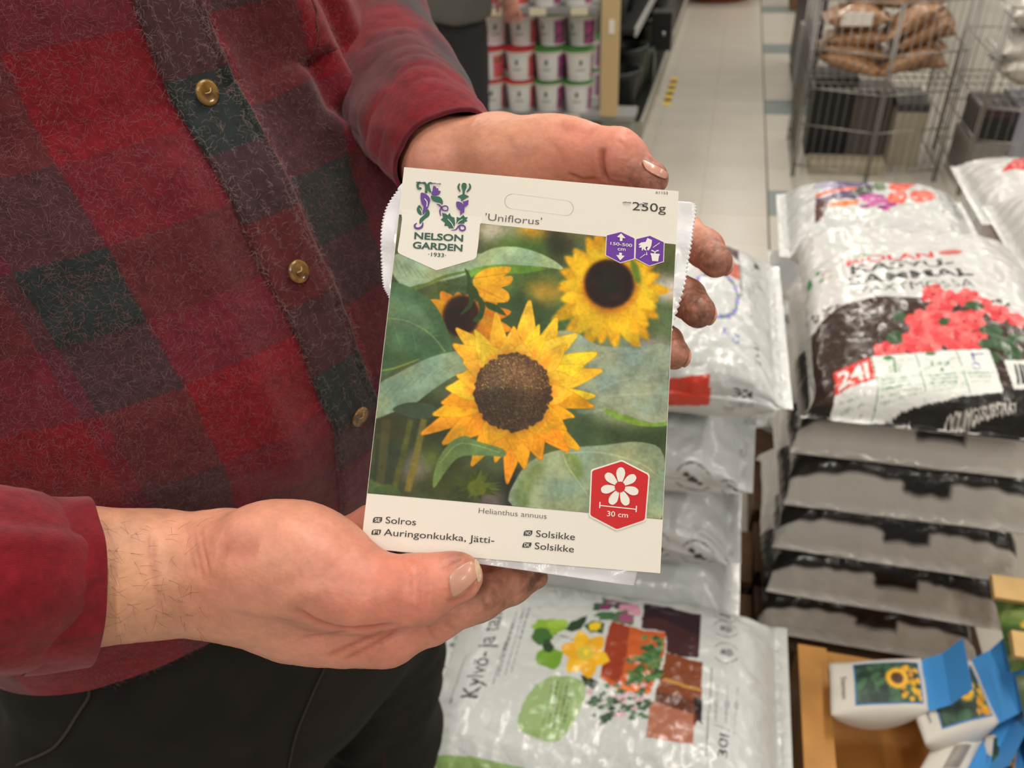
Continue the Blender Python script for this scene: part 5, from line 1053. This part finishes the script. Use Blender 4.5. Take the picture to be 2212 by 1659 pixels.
def paper_packet(label, O, h, wv, seed, back=False, lower=None):
    """Pouch: O bottom corner of its face, h along its height, wv across it."""
    O, h, wv = [np.asarray(t, float) for t in (O, h, wv)]; n_ = _n(np.cross(h, wv)); n_ = n_ if n_[2] > 0 else -n_; H = np.linalg.norm(h); W_ = np.linalg.norm(wv)
    r = empty('paper_seed_packet', O+h*.5+wv*.5-n_*.03, label, 'seed packet', 'paper seed packets in the pine tray')
    s, t = np.meshgrid(np.linspace(0, 1, 22), np.linspace(0, 1, 16), indexing='ij'); hump = .010*np.sin(s*math.pi)**.7*np.sin(t*math.pi)**.6+.0025*NZ(np.stack([s*5+seed, t*4, s*0], -1))
    F_ = O+s[..., None]*h+t[..., None]*wv+hump[..., None]*n_; bd = .055*np.sin(np.clip(s, 0, 1)*math.pi)**.6*np.sin(t*math.pi*.5+.35)**.8+.004
    B_ = O+s[..., None]*h+t[..., None]*wv-bd[..., None]*n_+(NZ(np.stack([s*4+seed, t*4+3, s*0], -1))*.004)[..., None]*n_-wv*(.25*(1-t)*np.sin(s*math.pi))[..., None]*.5
    N_ = 22*16; g = grid_faces(22, 16); Fc = [list(x) for x in g]+[list(x[::-1]+N_) for x in g]; bdv = [i*16 for i in range(22)]+[21*16+j for j in range(1, 16)]+[i*16+15 for i in range(20, -1, -1)]+[j for j in range(14, 0, -1)]
    for i in range(len(bdv)): a, b_ = bdv[i], bdv[(i+1) % len(bdv)]; Fc.append([b_, a, a+N_, b_+N_])
    pouch = mesh_obj('pouch', np.vstack([F_.reshape(-1, 3), B_.reshape(-1, 3)]), Fc, m_paper, r)
    def onface(s_, t_, off): k = .010*np.sin(s_*math.pi)**.7*np.sin(t_*math.pi)**.6+.0025*NZ(np.stack([s_*5+seed, t_*4, s_*0], -1)); return O+s_[..., None]*h+t_[..., None]*wv+(k+off)[..., None]*n_
    if not back:
        a, b_ = 60, 40
        for nm, m__, lo_, hi_, tl, th_, of in (('picture_border', m_blind, .245, .955, .10, .90, .0009), ('sunflower_picture', m_art, .26, .94, .12, .88, .0014)):
            s2, t2 = np.meshgrid(np.linspace(lo_, hi_, a), np.linspace(tl, th_, b_), indexing='ij'); cc = art_cols(a, b_, seed).transpose(1, 0, 2)[:, ::-1] if m__ is m_art else None
            mesh_obj(nm, onface(s2, t2, of).reshape(-1, 3), grid_faces(a, b_), m__, pouch, col=None if cc is None else cc.reshape(-1, 3))
        V, Fc = text_geo('Siemen', .0); V = V/np.array([V[:, 0].max(), .72]); s2 = .14-V[:, 1]*.055; t2 = .35+V[:, 0]*.42; t2 = 1-t2; s2 = .11+V[:, 1]*.055; mesh_obj('maker_lettering', onface(s2, t2, .002), Fc, m_grey, pouch, smooth=False)
    else:
        mb_ = MB()
        for k in range(12): p0 = .45+.03*k; q_ = np.array([[p0, .2], [p0+.014, .2], [p0+.014, .55], [p0, .55]]); mb_.add(onface(q_[:, 0], q_[:, 1], .0016), [(0, 1, 2, 3)])
        mb_.build('barcode', m_grey, pouch, smooth=False)
    e = h/H; up = n_; a0 = O+h; q0 = [a0-n_*.004, a0+wv-n_*.004]; lift = e*.030+up*.014; l2 = e*.052+up*.050
    P8 = [q0[0], q0[1], q0[1]+lift, q0[0]+lift, q0[0]+l2, q0[1]+l2]; P8 += [p-e*.001-up*.0012 for p in P8]
    mesh_obj('blue_header', np.array(P8), [(0, 1, 2, 3), (3, 2, 5, 4), (7, 6, 9, 8), (8, 9, 10, 11), (4, 5, 11, 10), (0, 3, 9, 6), (3, 4, 10, 9), (1, 7, 8, 2), (2, 8, 11, 5)], m_blue, r, smooth=False)
    return r
z1 = .415
A_, B1, B2 = onz(1796, 1543, z1), onz(1792, 1432, z1), onz(2006, 1533, z1+.004)
paper_packet('white and blue paper seed packet with a sunflower picture, leftmost in the tray', A_, B2-A_, B1-A_, 3)
A_ = onz(2118, 1572, .405); B1 = onz(2062, 1432, .405); B2 = onz(2150, 1566, .41); paper_packet('blue-topped seed packet with small yellow flowers, behind the middle of the tray', A_-.09*_n(onz(2160, 1560, .405)-A_), .12*_n(onz(2160, 1560, .405)-A_), B1-A_, 4)
A_ = onz(1965, 1700, .375); paper_packet('white seed packet turned back side up with a barcode, near the front of the tray', A_, onz(2075, 1690, .375)-A_, onz(2045, 1560, .385)-A_, 5, back=True)
A_ = onz(2112, 1720, .375); paper_packet('blue-topped seed packet with one large sunflower in the tray corner', A_, onz(2190, 1700, .38)-A_, onz(2128, 1590, .38)-A_, 6)
# wooden rack with leafy printed packets at the right edge
rk = empty('wooden_rack', (.80, .90, 0), 'pale wooden rack whose two slats end at the right edge', 'rack')
for (x0, y0, z) in ((.486, .945, .49), (.489, .838, .49)): MB().obox(((x0+.86)/2, y0+.018, z), ((.86-x0)/2, 0, 0), (0, .018, .006), (0, -.002, .006)).build('slat', mat('pale_lath', (222, 182, 116), .5, noise=(.2, 30)), rk, smooth=False)
for y in (.84, .965): MB().box((.80, y, 0), (.83, y+.02, .50)).build('post', m_pine, rk, smooth=False)
m_leaf = mat('leafy_print', attr=True, rough=.3, coat=.3)
def leafy(label, O, h, wv, cols, seed, spot):
    n, m_ = 40, 30; g = np.random.default_rng(seed); p = Paint(n*2, m_*2, cols[0])
    for k in range(90): p.ell(g.uniform(0, n*2), g.uniform(0, m_*2), g.uniform(4, 16), g.uniform(1.5, 5), cols[k % len(cols)], .8, 0, g.uniform(0, 3))
    if spot: p.ell(n*.9, m_*1.0, 7, 5, (120, 40, 50)); p.ell(n*1.1, m_*.5, 4, 3, (230, 190, 60))
    s, t = np.meshgrid(np.linspace(0, 1, n), np.linspace(0, 1, m_), indexing='ij'); n_ = _n(np.cross(h, wv)); k = .012*(np.sin(s*math.pi)*np.sin(t*math.pi))**.6
    O, h, wv = [np.asarray(x, float) for x in (O, h, wv)]; A1 = O+s[..., None]*h+t[..., None]*wv+k[..., None]*n_; A2 = O+s[..., None]*h+t[..., None]*wv-(k+.001)[..., None]*n_; g_ = grid_faces(n, m_); c = lin(p.down(2)).transpose(1, 0, 2).reshape(-1, 3)
    mesh_obj('leafy_packet', np.vstack([A1.reshape(-1, 3), A2.reshape(-1, 3)]), np.vstack([g_, g_[:, ::-1]+n*m_]), m_leaf, None, col=np.vstack([c, c]), label=label, cat='seed packet', group='leafy printed packets on the rack')
leafy('green leafy printed packet with a dark red spot between the two slats', (.500, .985, .46), (.0, -.14, -.02), (.13, .03, .06), [(84, 112, 52), (112, 138, 64), (60, 86, 44), (140, 156, 96)], 2, True)
leafy('grey-green grass printed packet below the lower slat at the right edge', (.505, .840, .44), (.0, -.16, -.03), (.13, .02, .06), [(112, 124, 92), (150, 158, 128), (84, 100, 70), (176, 176, 160)], 3, False)
yb = onz(690, 1650, .10); sack('folded_bag', 'bright yellow-green folded bag on the floor behind the legs', yb[0], yb[1]+.03, 0, .26, .16, .09, 'X', .01, .01, None, .1, (186, 190, 40), None, 99, .6)
bpy.data.objects['folded_bag']['category'] = 'bag'

# ------------------------------------------------------------------ shelf end with fertiliser tubs
m_sh = mat('grey_shelf', (150, 150, 148), .4, noise=(.15, 8)); m_beige = mat('beige_post', (200, 174, 128), .55); m_lab = mat('price_paper', (226, 216, 188), .6); m_dark = mat('black_plastic', (26, 28, 28), .35, noise=(.3, 10)); m_pot = mat('dark_pot_plastic', (46, 50, 46), .42, noise=(.3, 9)); m_pot2 = mat('grey_green_pot', (86, 96, 84), .5)
sh = empty('store_shelf', (-1.0, 4.2, 0), 'grey store shelf with beige end post carrying the white tubs', 'shelf')
MB().box((-1.75, 3.95, .272), (-.60, 4.42, .298)).build('shelf_board', m_sh, sh, smooth=False); MB().box((-1.75, 3.95, .765), (-.62, 4.40, .792)).build('shelf_board', m_sh, sh, smooth=False)
MB().box((-1.75, 4.43, .0), (-.60, 4.46, 2.0)).build('back_panel', mat('shelf_back', (110, 112, 110), .6), sh, smooth=False); MB().box((-.592, 3.93, .30), (-.510, 3.97, 2.0)).build('end_post', m_beige, sh, smooth=False); MB().box((-.622, 4.06, .0), (-.601, 4.10, 2.0)).build('upright', m_sh, sh, smooth=False)
MB().box((-1.75, 4.0, .0), (-.60, 4.40, .06)).build('plinth', m_dark, sh, smooth=False); MB().box((-.60, 3.95, .272), (-.425, 4.12, .298)).build('shelf_end', m_sh, sh, smooth=False)
MB().box((-.556, 3.922, .685), (-.530, 3.93, .745)).build('post_label', m_white, sh, smooth=False); MB().box((-.59, 3.98, .0), (-.44, 4.10, .272)).build('end_plinth', mat('shelf_base', (150, 152, 138), .5), sh, smooth=False)
for x, z in ((-1.12, .285), (-.89, .285), (-.74, .285), (-1.12, .778), (-.90, .778), (-.70, .778), (-1.30, .778)): MB().box((x-.04, 3.944, z-.016), (x+.04, 3.95, z+.016)).build('price_label', m_lab, sh, smooth=False)
m_tub = mat('printed_tub', attr=True, rough=.32, coat=.2)
def tub(kind, lidc, cols):
    r = empty('fertiliser_tub', (0, 0, 0), 'x', 'tub', 'fertiliser tubs on the shelf end'); n = 56; V = []; C_ = []
    prof_ = [(.0, .0), (.060, .0), (.0625, .004)]+[(.0625+.0095*t, .004+.128*t) for t in np.linspace(0, 1, 16)]+[(.0745, .133), (.0755, .138)]
    V, Fc = lathe(prof_, n); g = np.random.default_rng(kind)
    for (rr_, z) in prof_:
        for i in range(n):
            a = i/n; c = (226, 226, 224)
            if .008 < z < .118:
                pa_ = ((a*2) % 1)
                if .58 < pa_ < .93: q_ = NZ(np.array([a*40, z*90, kind*3.3])); c = cols[0] if q_ > .05 else (cols[1] if q_ > -.3 else cols[2])
                elif .18 < pa_ < .42 and (.05 < z < .056 or .066 < z < .07 or .03 < z < .034): c = (150, 152, 150)
                elif .26 < pa_ < .34 and .08 < z < .098: c = (60, 90, 66)
            C_.append(c)
    mesh_obj('tub_body', V, Fc, m_tub, r, col=lin(np.array(C_)))
    V, Fc = lathe([(.0, .1445), (.069, .1445), (.071, .1455), (.0755, .1455), (.077, .143), (.077, .130), (.0755, .128)], n); mesh_obj('lid_rim', V, Fc, m_white, r); V, Fc = lathe([(.0, .1465), (.066, .1465), (.0700, .1490), (.0775, .1490), (.0785, .147), (.0785, .1395), (.0772, .1395)], n); mesh_obj('lid', V, Fc, mat('tub_lid', lidc, .35), r)
    return r
tr_ = tub(1, (206, 34, 32), ((222, 84, 120), (226, 96, 70), (60, 96, 52))); tg_ = tub(2, (66, 140, 52), ((206, 84, 156), (150, 60, 130), (56, 104, 60)))
first = {0: True, 1: True}; cname = ['far left column', 'second column from the left', 'third column from the left', 'right-hand column beside the beige post']; rname = ['bottom row', 'middle row', 'top row']
def put_tub(k, loc, lab):
    src = (tr_, tg_)[k]; o = src if first[k] else copy_tree(src); first[k] = False; o.location = loc; o['label'] = lab; g = np.random.default_rng(int(abs(loc[0]*1000+loc[2]*77))); o.rotation_euler = (0, 0, g.uniform(2.2, 3.3)+.9)
for c_, x in enumerate((-1.180, -1.022, -.872, -.722)):
    for r_ in range(3): put_tub(0 if c_ < 2 else 1, (x+(r_*.004), (4.04, 4.05, 4.115)[r_], .299+.1505*r_), 'white tub with %s lid, %s, %s' % ('red' if c_ < 2 else 'green', rname[r_], cname[c_]))
    put_tub(0 if c_ < 2 else 1, (x, 4.045, .793), 'white tub with %s lid on the upper shelf, %s' % ('red' if c_ < 2 else 'green', ('far left', 'second from left', 'third from left', 'rightmost')[c_]))
for r_ in range(2): put_tub(1, (-.700, 4.30, .299+.1505*r_), 'white tub with green lid standing in the second rank, %s' % rname[r_])
put_tub(0, (-1.10, 4.30, .299), 'white tub with red lid standing in the second rank, bottom row')
MB().box((-.605, 3.90, 0), (-.47, 3.93, .18)).build('clear_box', mat('frosted_box', (150, 160, 146), .4), None, smooth=False, label='frosted box with a green band under the shelf end', cat='box', origin=(-.54, 3.92, 0)); cb = bpy.data.objects['clear_box']; MB().box((-.603, 3.894, .19-.05), (-.472, 3.90, .17)).build('green_band', mat('green_plastic', (96, 170, 72), .4), cb, smooth=False)
# aisle side of the shelf with dark pots
sb = empty('pot_shelf', (-.7, 6.2, 0), 'dark aisle shelf with a pale edge carrying black pots', 'shelf')
MB().box((-1.05, 4.50, 0), (-.435, 8.6, .10)).build('plinth', mat('plinth_grey', (168, 164, 152), .5), sb, smooth=False); MB().box((-1.05, 4.50, .10), (-.45, 8.6, .104)).build('base_board', m_dark, sb, smooth=False); MB().box((-1.05, 4.5, .56), (-.50, 8.6, .585)).build('upper_board', m_dark, sb, smooth=False); MB().box((-.50, 4.5, .55), (-.488, 8.6, .595)).build('shelf_edge', mat('edge_grey', (178, 178, 176), .4), sb, smooth=False); MB().box((-1.09, 4.5, 0), (-1.05, 8.6, 2.0)).build('back_panel', m_dark, sb, smooth=False)
def pot(label, x, y, z, r_, h, m__, kind='pot', sq=False):
    n = 4 if sq else 28; o = empty('plant_pot', (x, y, z), label, 'pot', 'dark plant pots on the aisle shelf')
    V, Fc = lathe([(0, 0), (r_*.74, 0), (r_*.95, h*.86), (r_, h*.87), (r_*1.02, h), (r_*.95, h), (r_*.90, h*.86), (r_*.72, .02), (0, .02)], n, (x, y, z)); mesh_obj('pot_body', V, Fc, m__, o, smooth=not sq)
    V, Fc = lathe([(r_*1.01, h*.87), (r_*1.05, h*.88), (r_*1.05, h*.995), (r_*1.0, h)], n, (x, y, z)); mesh_obj('pot_rim', V, Fc, m__, o, smooth=not sq)
for i, (x, y, z, r_, h, m__, lb) in enumerate(((-.60, 4.68, .105, .125, .24, m_pot, 'dark round pot nearest the beige post on the lower board'), (-.60, 4.98, .105, .13, .30, m_pot, 'tall dark pot second along the lower board'), (-.585, 5.30, .105, .12, .22, m_pot2, 'grey-green pot third along the lower board'), (-.59, 5.62, .105, .13, .34, m_dark, 'black pot fourth along the lower board'), (-.59, 6.0, .105, .13, .32, m_pot, 'dark pot fifth along the lower board'), (-.59, 6.5, .105, .13, .34, m_dark, 'black pot farthest along the lower board'), (-.66, 4.70, .588, .11, .2, m_pot2, 'grey-green pot on the upper board by the post'), (-.66, 5.05, .588, .12, .25, m_dark, 'black pot second on the upper board'), (-.66, 5.45, .588, .12, .25, m_pot, 'dark pot third on the upper board'), (-.66, 5.9, .588, .13, .28, m_pot2, 'grey-green pot fourth on the upper board'), (-.66, 6.5, .588, .13, .28, m_dark, 'black pot farthest on the upper board'))): pot(lb, x, y, z, r_, h, m__)
cb2 = MB().box((-.485, 5.3, .30), (-.36, 5.45, .52)).build('sensor_box', m_dark, None, smooth=False, label='black box with a shiny round lock jutting from the pot shelf', cat='box', origin=(-.42, 5.37, .30)); V, Fc = lathe([(0, .004), (.012, .004), (.014, 0)], 12); V = np.array(V); mesh_obj('lock', np.array([-.41, 5.296, .40])+np.stack([V[:, 0], -V[:, 2], V[:, 1]], 1), Fc, m_steel, cb2)
MB().box((-.485, 5.30, .104), (-.46, 5.45, .30)).build('bracket', m_dark, cb2, smooth=False)
# warning tape on the floor
cT = crop(1280, 0, 3.771); q4 = [onz(*cT((a, b_)), 0) for a, b_ in ((640, 635), (695, 642), (628, 870), (570, 852))]; tp = empty('warning_tape', (q4[0]+q4[2])/2, 'yellow and black striped warning tape on the aisle floor', 'tape'); m_y = mat('tape_yellow', (222, 184, 30), .5); m_k = mat('tape_black', (40, 38, 34), .5)
for k in range(9):
    t0, t1 = k/9, (k+1)/9; sk_ = .035; a, b_ = q4[0]+(q4[3]-q4[0])*t0, q4[1]+(q4[2]-q4[1])*t0; c, d_ = q4[1]+(q4[2]-q4[1])*t1, q4[0]+(q4[3]-q4[0])*t1; up = np.array([0, 0, .0012]); dz = np.array([0, sk_, 0]); MB().add([a, b_+dz, c+dz, d_, a+up, b_+dz+up, c+dz+up, d_+up], [(3, 2, 1, 0), (4, 5, 6, 7), (0, 1, 5, 4), (1, 2, 6, 5), (2, 3, 7, 6), (3, 0, 4, 7)]).build('stripe', m_y if k % 2 == 0 else m_k, tp, smooth=False)
# far end of the aisle
V, Fc = lathe([(0, 0), (.30, 0), (.36, .10), (.40, .20), (.43, .22), (.43, .26), (.40, .26), (.36, .12), (0, .10)], 40, (-.16, 8.85, .02)); tb = mesh_obj('terracotta_bowl', V, Fc, mat('terracotta', (176, 84, 44), .6, noise=(.2, 9)), None, label='terracotta bowl far down the aisle', cat='bowl'); V, Fc = lathe([(0, 0), (.28, 0), (.28, .02), (0, .02)], 30, (-.16, 8.85, 0)); mesh_obj('foot', V, Fc, mat('terracotta_dark', (140, 66, 36), .7), tb)
ds = empty('low_platform', (.30, 9.3, 0), 'low pale platform far down the aisle', 'platform'); MB().box((.32, 9.3, .06), (.82, 9.8, .09)).build('top', m_tile, ds, smooth=False); MB().box((.35, 9.33, 0), (.79, 9.77, .06)).build('base', m_pal, ds, smooth=False); MB().box((.50, 8.2, 0), (.80, 8.6, .30)).build('brown_carton', mat('brown_card', (120, 84, 58), .7), None, smooth=False, label='brown carton far down the aisle by the black trolley', cat='carton', origin=(.65, 8.4, 0)); bc_ = bpy.data.objects['brown_carton']; MB().box((.50, 8.195, .14), (.80, 8.2, .17)).build('packing_tape', m_lab, bc_, smooth=False)
tl = empty('black_trolley', (.55, 5.7, 0), 'tall narrow black trolley panel beside the bark bags', 'trolley'); MB().box((.425, 5.20, .05), (.52, 6.3, 1.05)).build('panel', mat('navy_black', (22, 26, 36), .45), tl, smooth=False); MB().box((.40, 5.24, .10), (.424, 5.36, .46)).build('side_strip', m_sh, tl, smooth=False)
for y in (5.26, 6.2): V, Fc = lathe([(0, 0), (.03, 0), (.03, .05), (0, .05)], 12, (.47, y, 0)); mesh_obj('caster', V, Fc, m_dark, tl)

# ------------------------------------------------------------------ wire baskets with bags
m_wire = mat('galvanised_wire', (150, 148, 142), .35, metal=.7)
def basket(label, x0, x1, y0, y1, H, zs, bow, mid):
    r = empty('wire_basket', ((x0+x1)/2, (y0+y1)/2, 0), label, 'basket', 'wire baskets of bagged goods'); xm = (x0+x1)/2; pts = [(x0, y0), (xm, y0-bow), (x1, y0), (x1, y1), (x0, y1)]
    for (x, y) in pts:
        for dx in (-.006, .006): V, Fc = tube([(x+dx, y, 0), (x+dx, y, H)], .0045, 6); mesh_obj('post', V, Fc, m_wire, r)
    for k in range(len(pts)):
        a, b_ = np.array(pts[k]), np.array(pts[(k+1) % len(pts)]); mb_ = MB(); n = max(3, int(np.linalg.norm(b_-a)/.036))
        for i in range(1, n): p = a+(b_-a)*i/n; mb_.tube([(p[0], p[1], zs[0]), (p[0], p[1], H)], .0016, 4)
        mb_.build('wire_panel', m_wire, r)
        for z in zs+[H]: V, Fc = tube([(a[0], a[1], z), (b_[0], b_[1], z)], .0035, 6); mesh_obj('rim_wire', V, Fc, m_wire, r)
    mb_ = MB()
    for i in range(1, 18): x = x0+(x1-x0)*i/18; mb_.tube([(x, y0-bow*(1-abs(2*(x-xm)/(x1-x0))), mid), (x, y1, mid)], .0018, 4)
    for y in np.linspace(y0, y1, 6): mb_.tube([(x0, y, mid), (x1, y, mid)], .0025, 4)
    mb_.build('wire_floor', m_wire, r)
basket('wire basket full of brown bark bags', .37, 1.02, 4.02, 4.58, .81, [.06, .26, .43, .60], .12, .425)
basket('wire basket at the right edge with pale bags', 1.10, 1.78, 3.86, 4.50, .80, [.06, .26, .40, .60], .10, .40)
m_bark = mat('bark_in_clear_film', (184, 136, 92), .28, coat=.6, noise=(.85, 75), col2=(96, 66, 42), bump=[(.7, 60, .008), (.4, 18, .01)], ramp=(.45, .55))
cP = crop(1640, 0, 3.867); bl = ['uppermost bark bag at the left with a white label', 'second bark bag from the top at the left', 'third bark bag from the top at the left', 'fourth bark bag at the left with a pale strip', 'lowest bark bag at the left of the basket', 'bark bag leaning in the upper middle', 'bark bag leaning below the upper middle one', 'short bark bag at the right side, middle height', 'round-ended bark bag at the right, lower half', 'bark bag slanting low in the middle', 'lowest bark bag at the right of the basket', 'bark bag at the upper right corner', 'bark bag on top of the pile at the right', 'bark bag on top of the pile at the left']
for i, (x, y, yw, l, t, a) in enumerate(((830, 170, 4.13, .30, .105, .0), (850, 335, 4.14, .32, .075, -.04), (780, 450, 4.14, .34, .07, .12), (760, 575, 4.12, .32, .08, .20), (700, 660, 4.10, .30, .075, .28), (1330, 190, 4.10, .26, .085, -.62), (1440, 300, 4.14, .27, .085, -.50), (1600, 380, 4.20, .20, .08, .15), (1490, 500, 4.16, .20, .11, .35), (1250, 610, 4.08, .28, .08, -.45), (1470, 660, 4.20, .26, .08, -.10), (1640, 190, 4.20, .22, .13, .5), (1480, 0, 4.22, .34, .09, -.08), (980, 0, 4.22, .32, .09, .06))):
    px, py = cP((x, y)); r_ = ray(px, py); p = CAM+r_*(yw/r_[1]); he = l/2*abs(math.cos(a))+.02; p[0] = min(max(p[0], .385+he), 1.0-he); p[2] = max(p[2], .44+t/2+l/2*abs(math.sin(a))*.8)
    sack('bark_bag', 'brown '+bl[i], 0, 0, -t/2, l, .20, t, 'X', .010, .008, None, .08, (150, 108, 72), 'bark bags in the wire basket', 120+i, 1.0); o = bpy.context.scene.collection.objects[-1]; o.data.materials[0] = m_bark; o['category'] = 'bag'
    # the sack's origin lies at its underside
    o.location = (p[0], p[1]+.10, p[2]-t/2); o.rotation_euler = (0.0, -a if False else a, 0.0)
    if i in (0,): lp = MB(); lp.box((-l*.25, -.104, .03), (l*.2, -.094, .085)); q_ = lp.build('bag_label', m_white if i else m_white, None, smooth=False, origin=(0, 0, 0)); q_.parent = o; ORG[q_.name] = np.zeros(3)
m_pb = mat('pale_bag_film', (196, 190, 180), .3, coat=.5, bump=[(.6, 22, .012)])
for i, (x, z, yw, l, t, a, lb) in enumerate(((1.37, .72, 4.10, .42, .15, .06, 'upper pale bag in the right-hand basket'), (1.36, .595, 4.08, .42, .12, -.06, 'pale bag second from the top in the right-hand basket'), (1.28, .50, 4.04, .26, .12, .2, 'small pale bag low at the left of the right-hand basket'), (1.56, .475, 4.06, .36, .13, 0, 'pale bag low in the right-hand basket with a dark print'))):
    sack('pale_bag', lb, 0, 0, -t/2, l, .3, t, 'X', .012, .010, None, .12, (196, 190, 180), 'pale bags in the right-hand basket', 150+i, 1.1); o = bpy.context.scene.collection.objects[-1]; o.data.materials[0] = m_pb; o['category'] = 'bag'; o.location = (x, yw+.1, z-t/2); o.rotation_euler = (0, a, 0)
def carton(label, lo, hi, col, band, nm='storage_box'):
    o = MB().box(lo, hi).build(nm, mat(nm, col, .5, noise=(.2, 8)), None, smooth=False, label=label, cat='box', group='boxes kept under the baskets', origin=((lo[0]+hi[0])/2, (lo[1]+hi[1])/2, lo[2])); MB().box((lo[0]-.003, lo[1]-.003, hi[2]-.03), (hi[0]+.003, hi[1]+.003, hi[2]+.004)).build('lid', mat('box_lid', band, .5), o, smooth=False)
carton('black box under the bark basket at the left', (.44, 4.34, .0), (.64, 4.56, .39), (28, 28, 32), (34, 34, 38)); carton('grey-brown box under the middle of the bark basket', (.65, 4.36, .0), (.82, 4.56, .33), (104, 96, 92), (90, 84, 82)); carton('pale box under the right of the bark basket', (.83, 4.22, .0), (.97, 4.54, .30), (178, 168, 148), (60, 60, 62)); carton('black box under the right-hand basket', (1.14, 4.02, .2), (1.28, 4.3, .34), (24, 24, 28), (60, 40, 44)); carton('grey box carrying the black box under the right-hand basket', (1.13, 4.0, 0), (1.29, 4.32, .194), (150, 146, 138), (140, 136, 128)); carton('pale lilac box under the right-hand basket', (1.31, 4.04, .0), (1.68, 4.36, .35), (178, 178, 190), (170, 168, 176)); carton('flat pale tray lying under the bark basket', (.45, 4.06, .0), (.80, 4.20, .05), (176, 164, 142), (170, 158, 138))

# ------------------------------------------------------------------ second shopper reaching into the shelf
p2 = empty('person', (-1.16, 3.30, 0), 'person in a grey jacket and black trousers reaching for the white tubs', 'person')
def sd_p2t(p):
    d = ellip(p, (-1.16, 3.30, .86), np.eye(3), (.185, .13, .15))
    for s in (-1, 1): d = smin(d, smin(cone(p, (-1.16+.095*s, 3.30, .80), (-1.16+.10*s, 3.28, .45), .098, .08), cone(p, (-1.16+.10*s, 3.28, .45), (-1.16+.105*s, 3.32, .05), .08, .065), .03), .03)
    return d+.004*NZ.fbm(p*14, 2)
def sd_p2j(p):
    d = ellip(p, (-1.16, 3.30, 1.16), np.eye(3), (.215, .15, .34)); d = smin(d, ellip(p, (-1.16, 3.30, .98), np.eye(3), (.225, .165, .34)), .04); d = smax(d, .878+.01*np.sin(p[..., 0]*20)-p[..., 2], .01)
    for a, b_, c in (((-.97, 3.30, 1.38), (-.90, 3.22, 1.14), (-.905, 3.42, 1.03)), ((-1.35, 3.30, 1.38), (-1.42, 3.25, 1.12), (-1.36, 3.40, .98))): d = smin(d, cone(p, a, b_, .07, .055), .03); d = smin(d, cone(p, b_, c, .055, .046), .02)
    return d+.004*NZ.fbm(p*16, 2)
_rb = ray(1098, -6); hb = CAM+_rb*(3.47/_rb[1])
def sd_p2h(p):
    d = cone(p, (-.905, 3.40, 1.05), hb, .028, .026); pl = smin(d, ellip(p, hb+np.array([0, .03, -.03]), np.eye(3), (.036, .026, .042)), .02); d = pl
    for k in range(4): b0 = hb+np.array([-.03+.02*k, .035, -.055]); d = smin(d, smin(pl, chain(p, [b0, b0+np.array([0, .028, -.022]), b0+np.array([0, .038, -.052])], [.0098, .009, .007], .004), .006), .001)
    b0 = hb+np.array([-.03, .02, -.02]); d = smin(d, chain(p, [b0, b0+np.array([-.03, .02, -.02]), b0+np.array([-.034, .036, -.046])], [.012, .011, .008], .004), .008)
    return d
V1, F1 = polymesh(sd_p2h, (-1.0, 3.33, hb[2]-.14), (-.78, 3.62, 1.10), .003); mesh_obj('body', V1, F1, m_skin, p2, col=np.repeat(lin(np.array((214, 150, 132)))[None], len(V1), 0))
V1, F1 = polymesh(sd_p2j, (-1.52, 3.08, .85), (-.78, 3.52, 1.56), .014); mesh_obj('jacket', V1, F1, mat('grey_jacket', (84, 82, 74), .7), p2)
V1, F1 = polymesh(sd_p2t, (-1.42, 3.10, .0), (-.92, 3.50, 1.04), .012); mesh_obj('trousers', V1, F1, mat('black_trousers', (30, 30, 33), .8), p2)
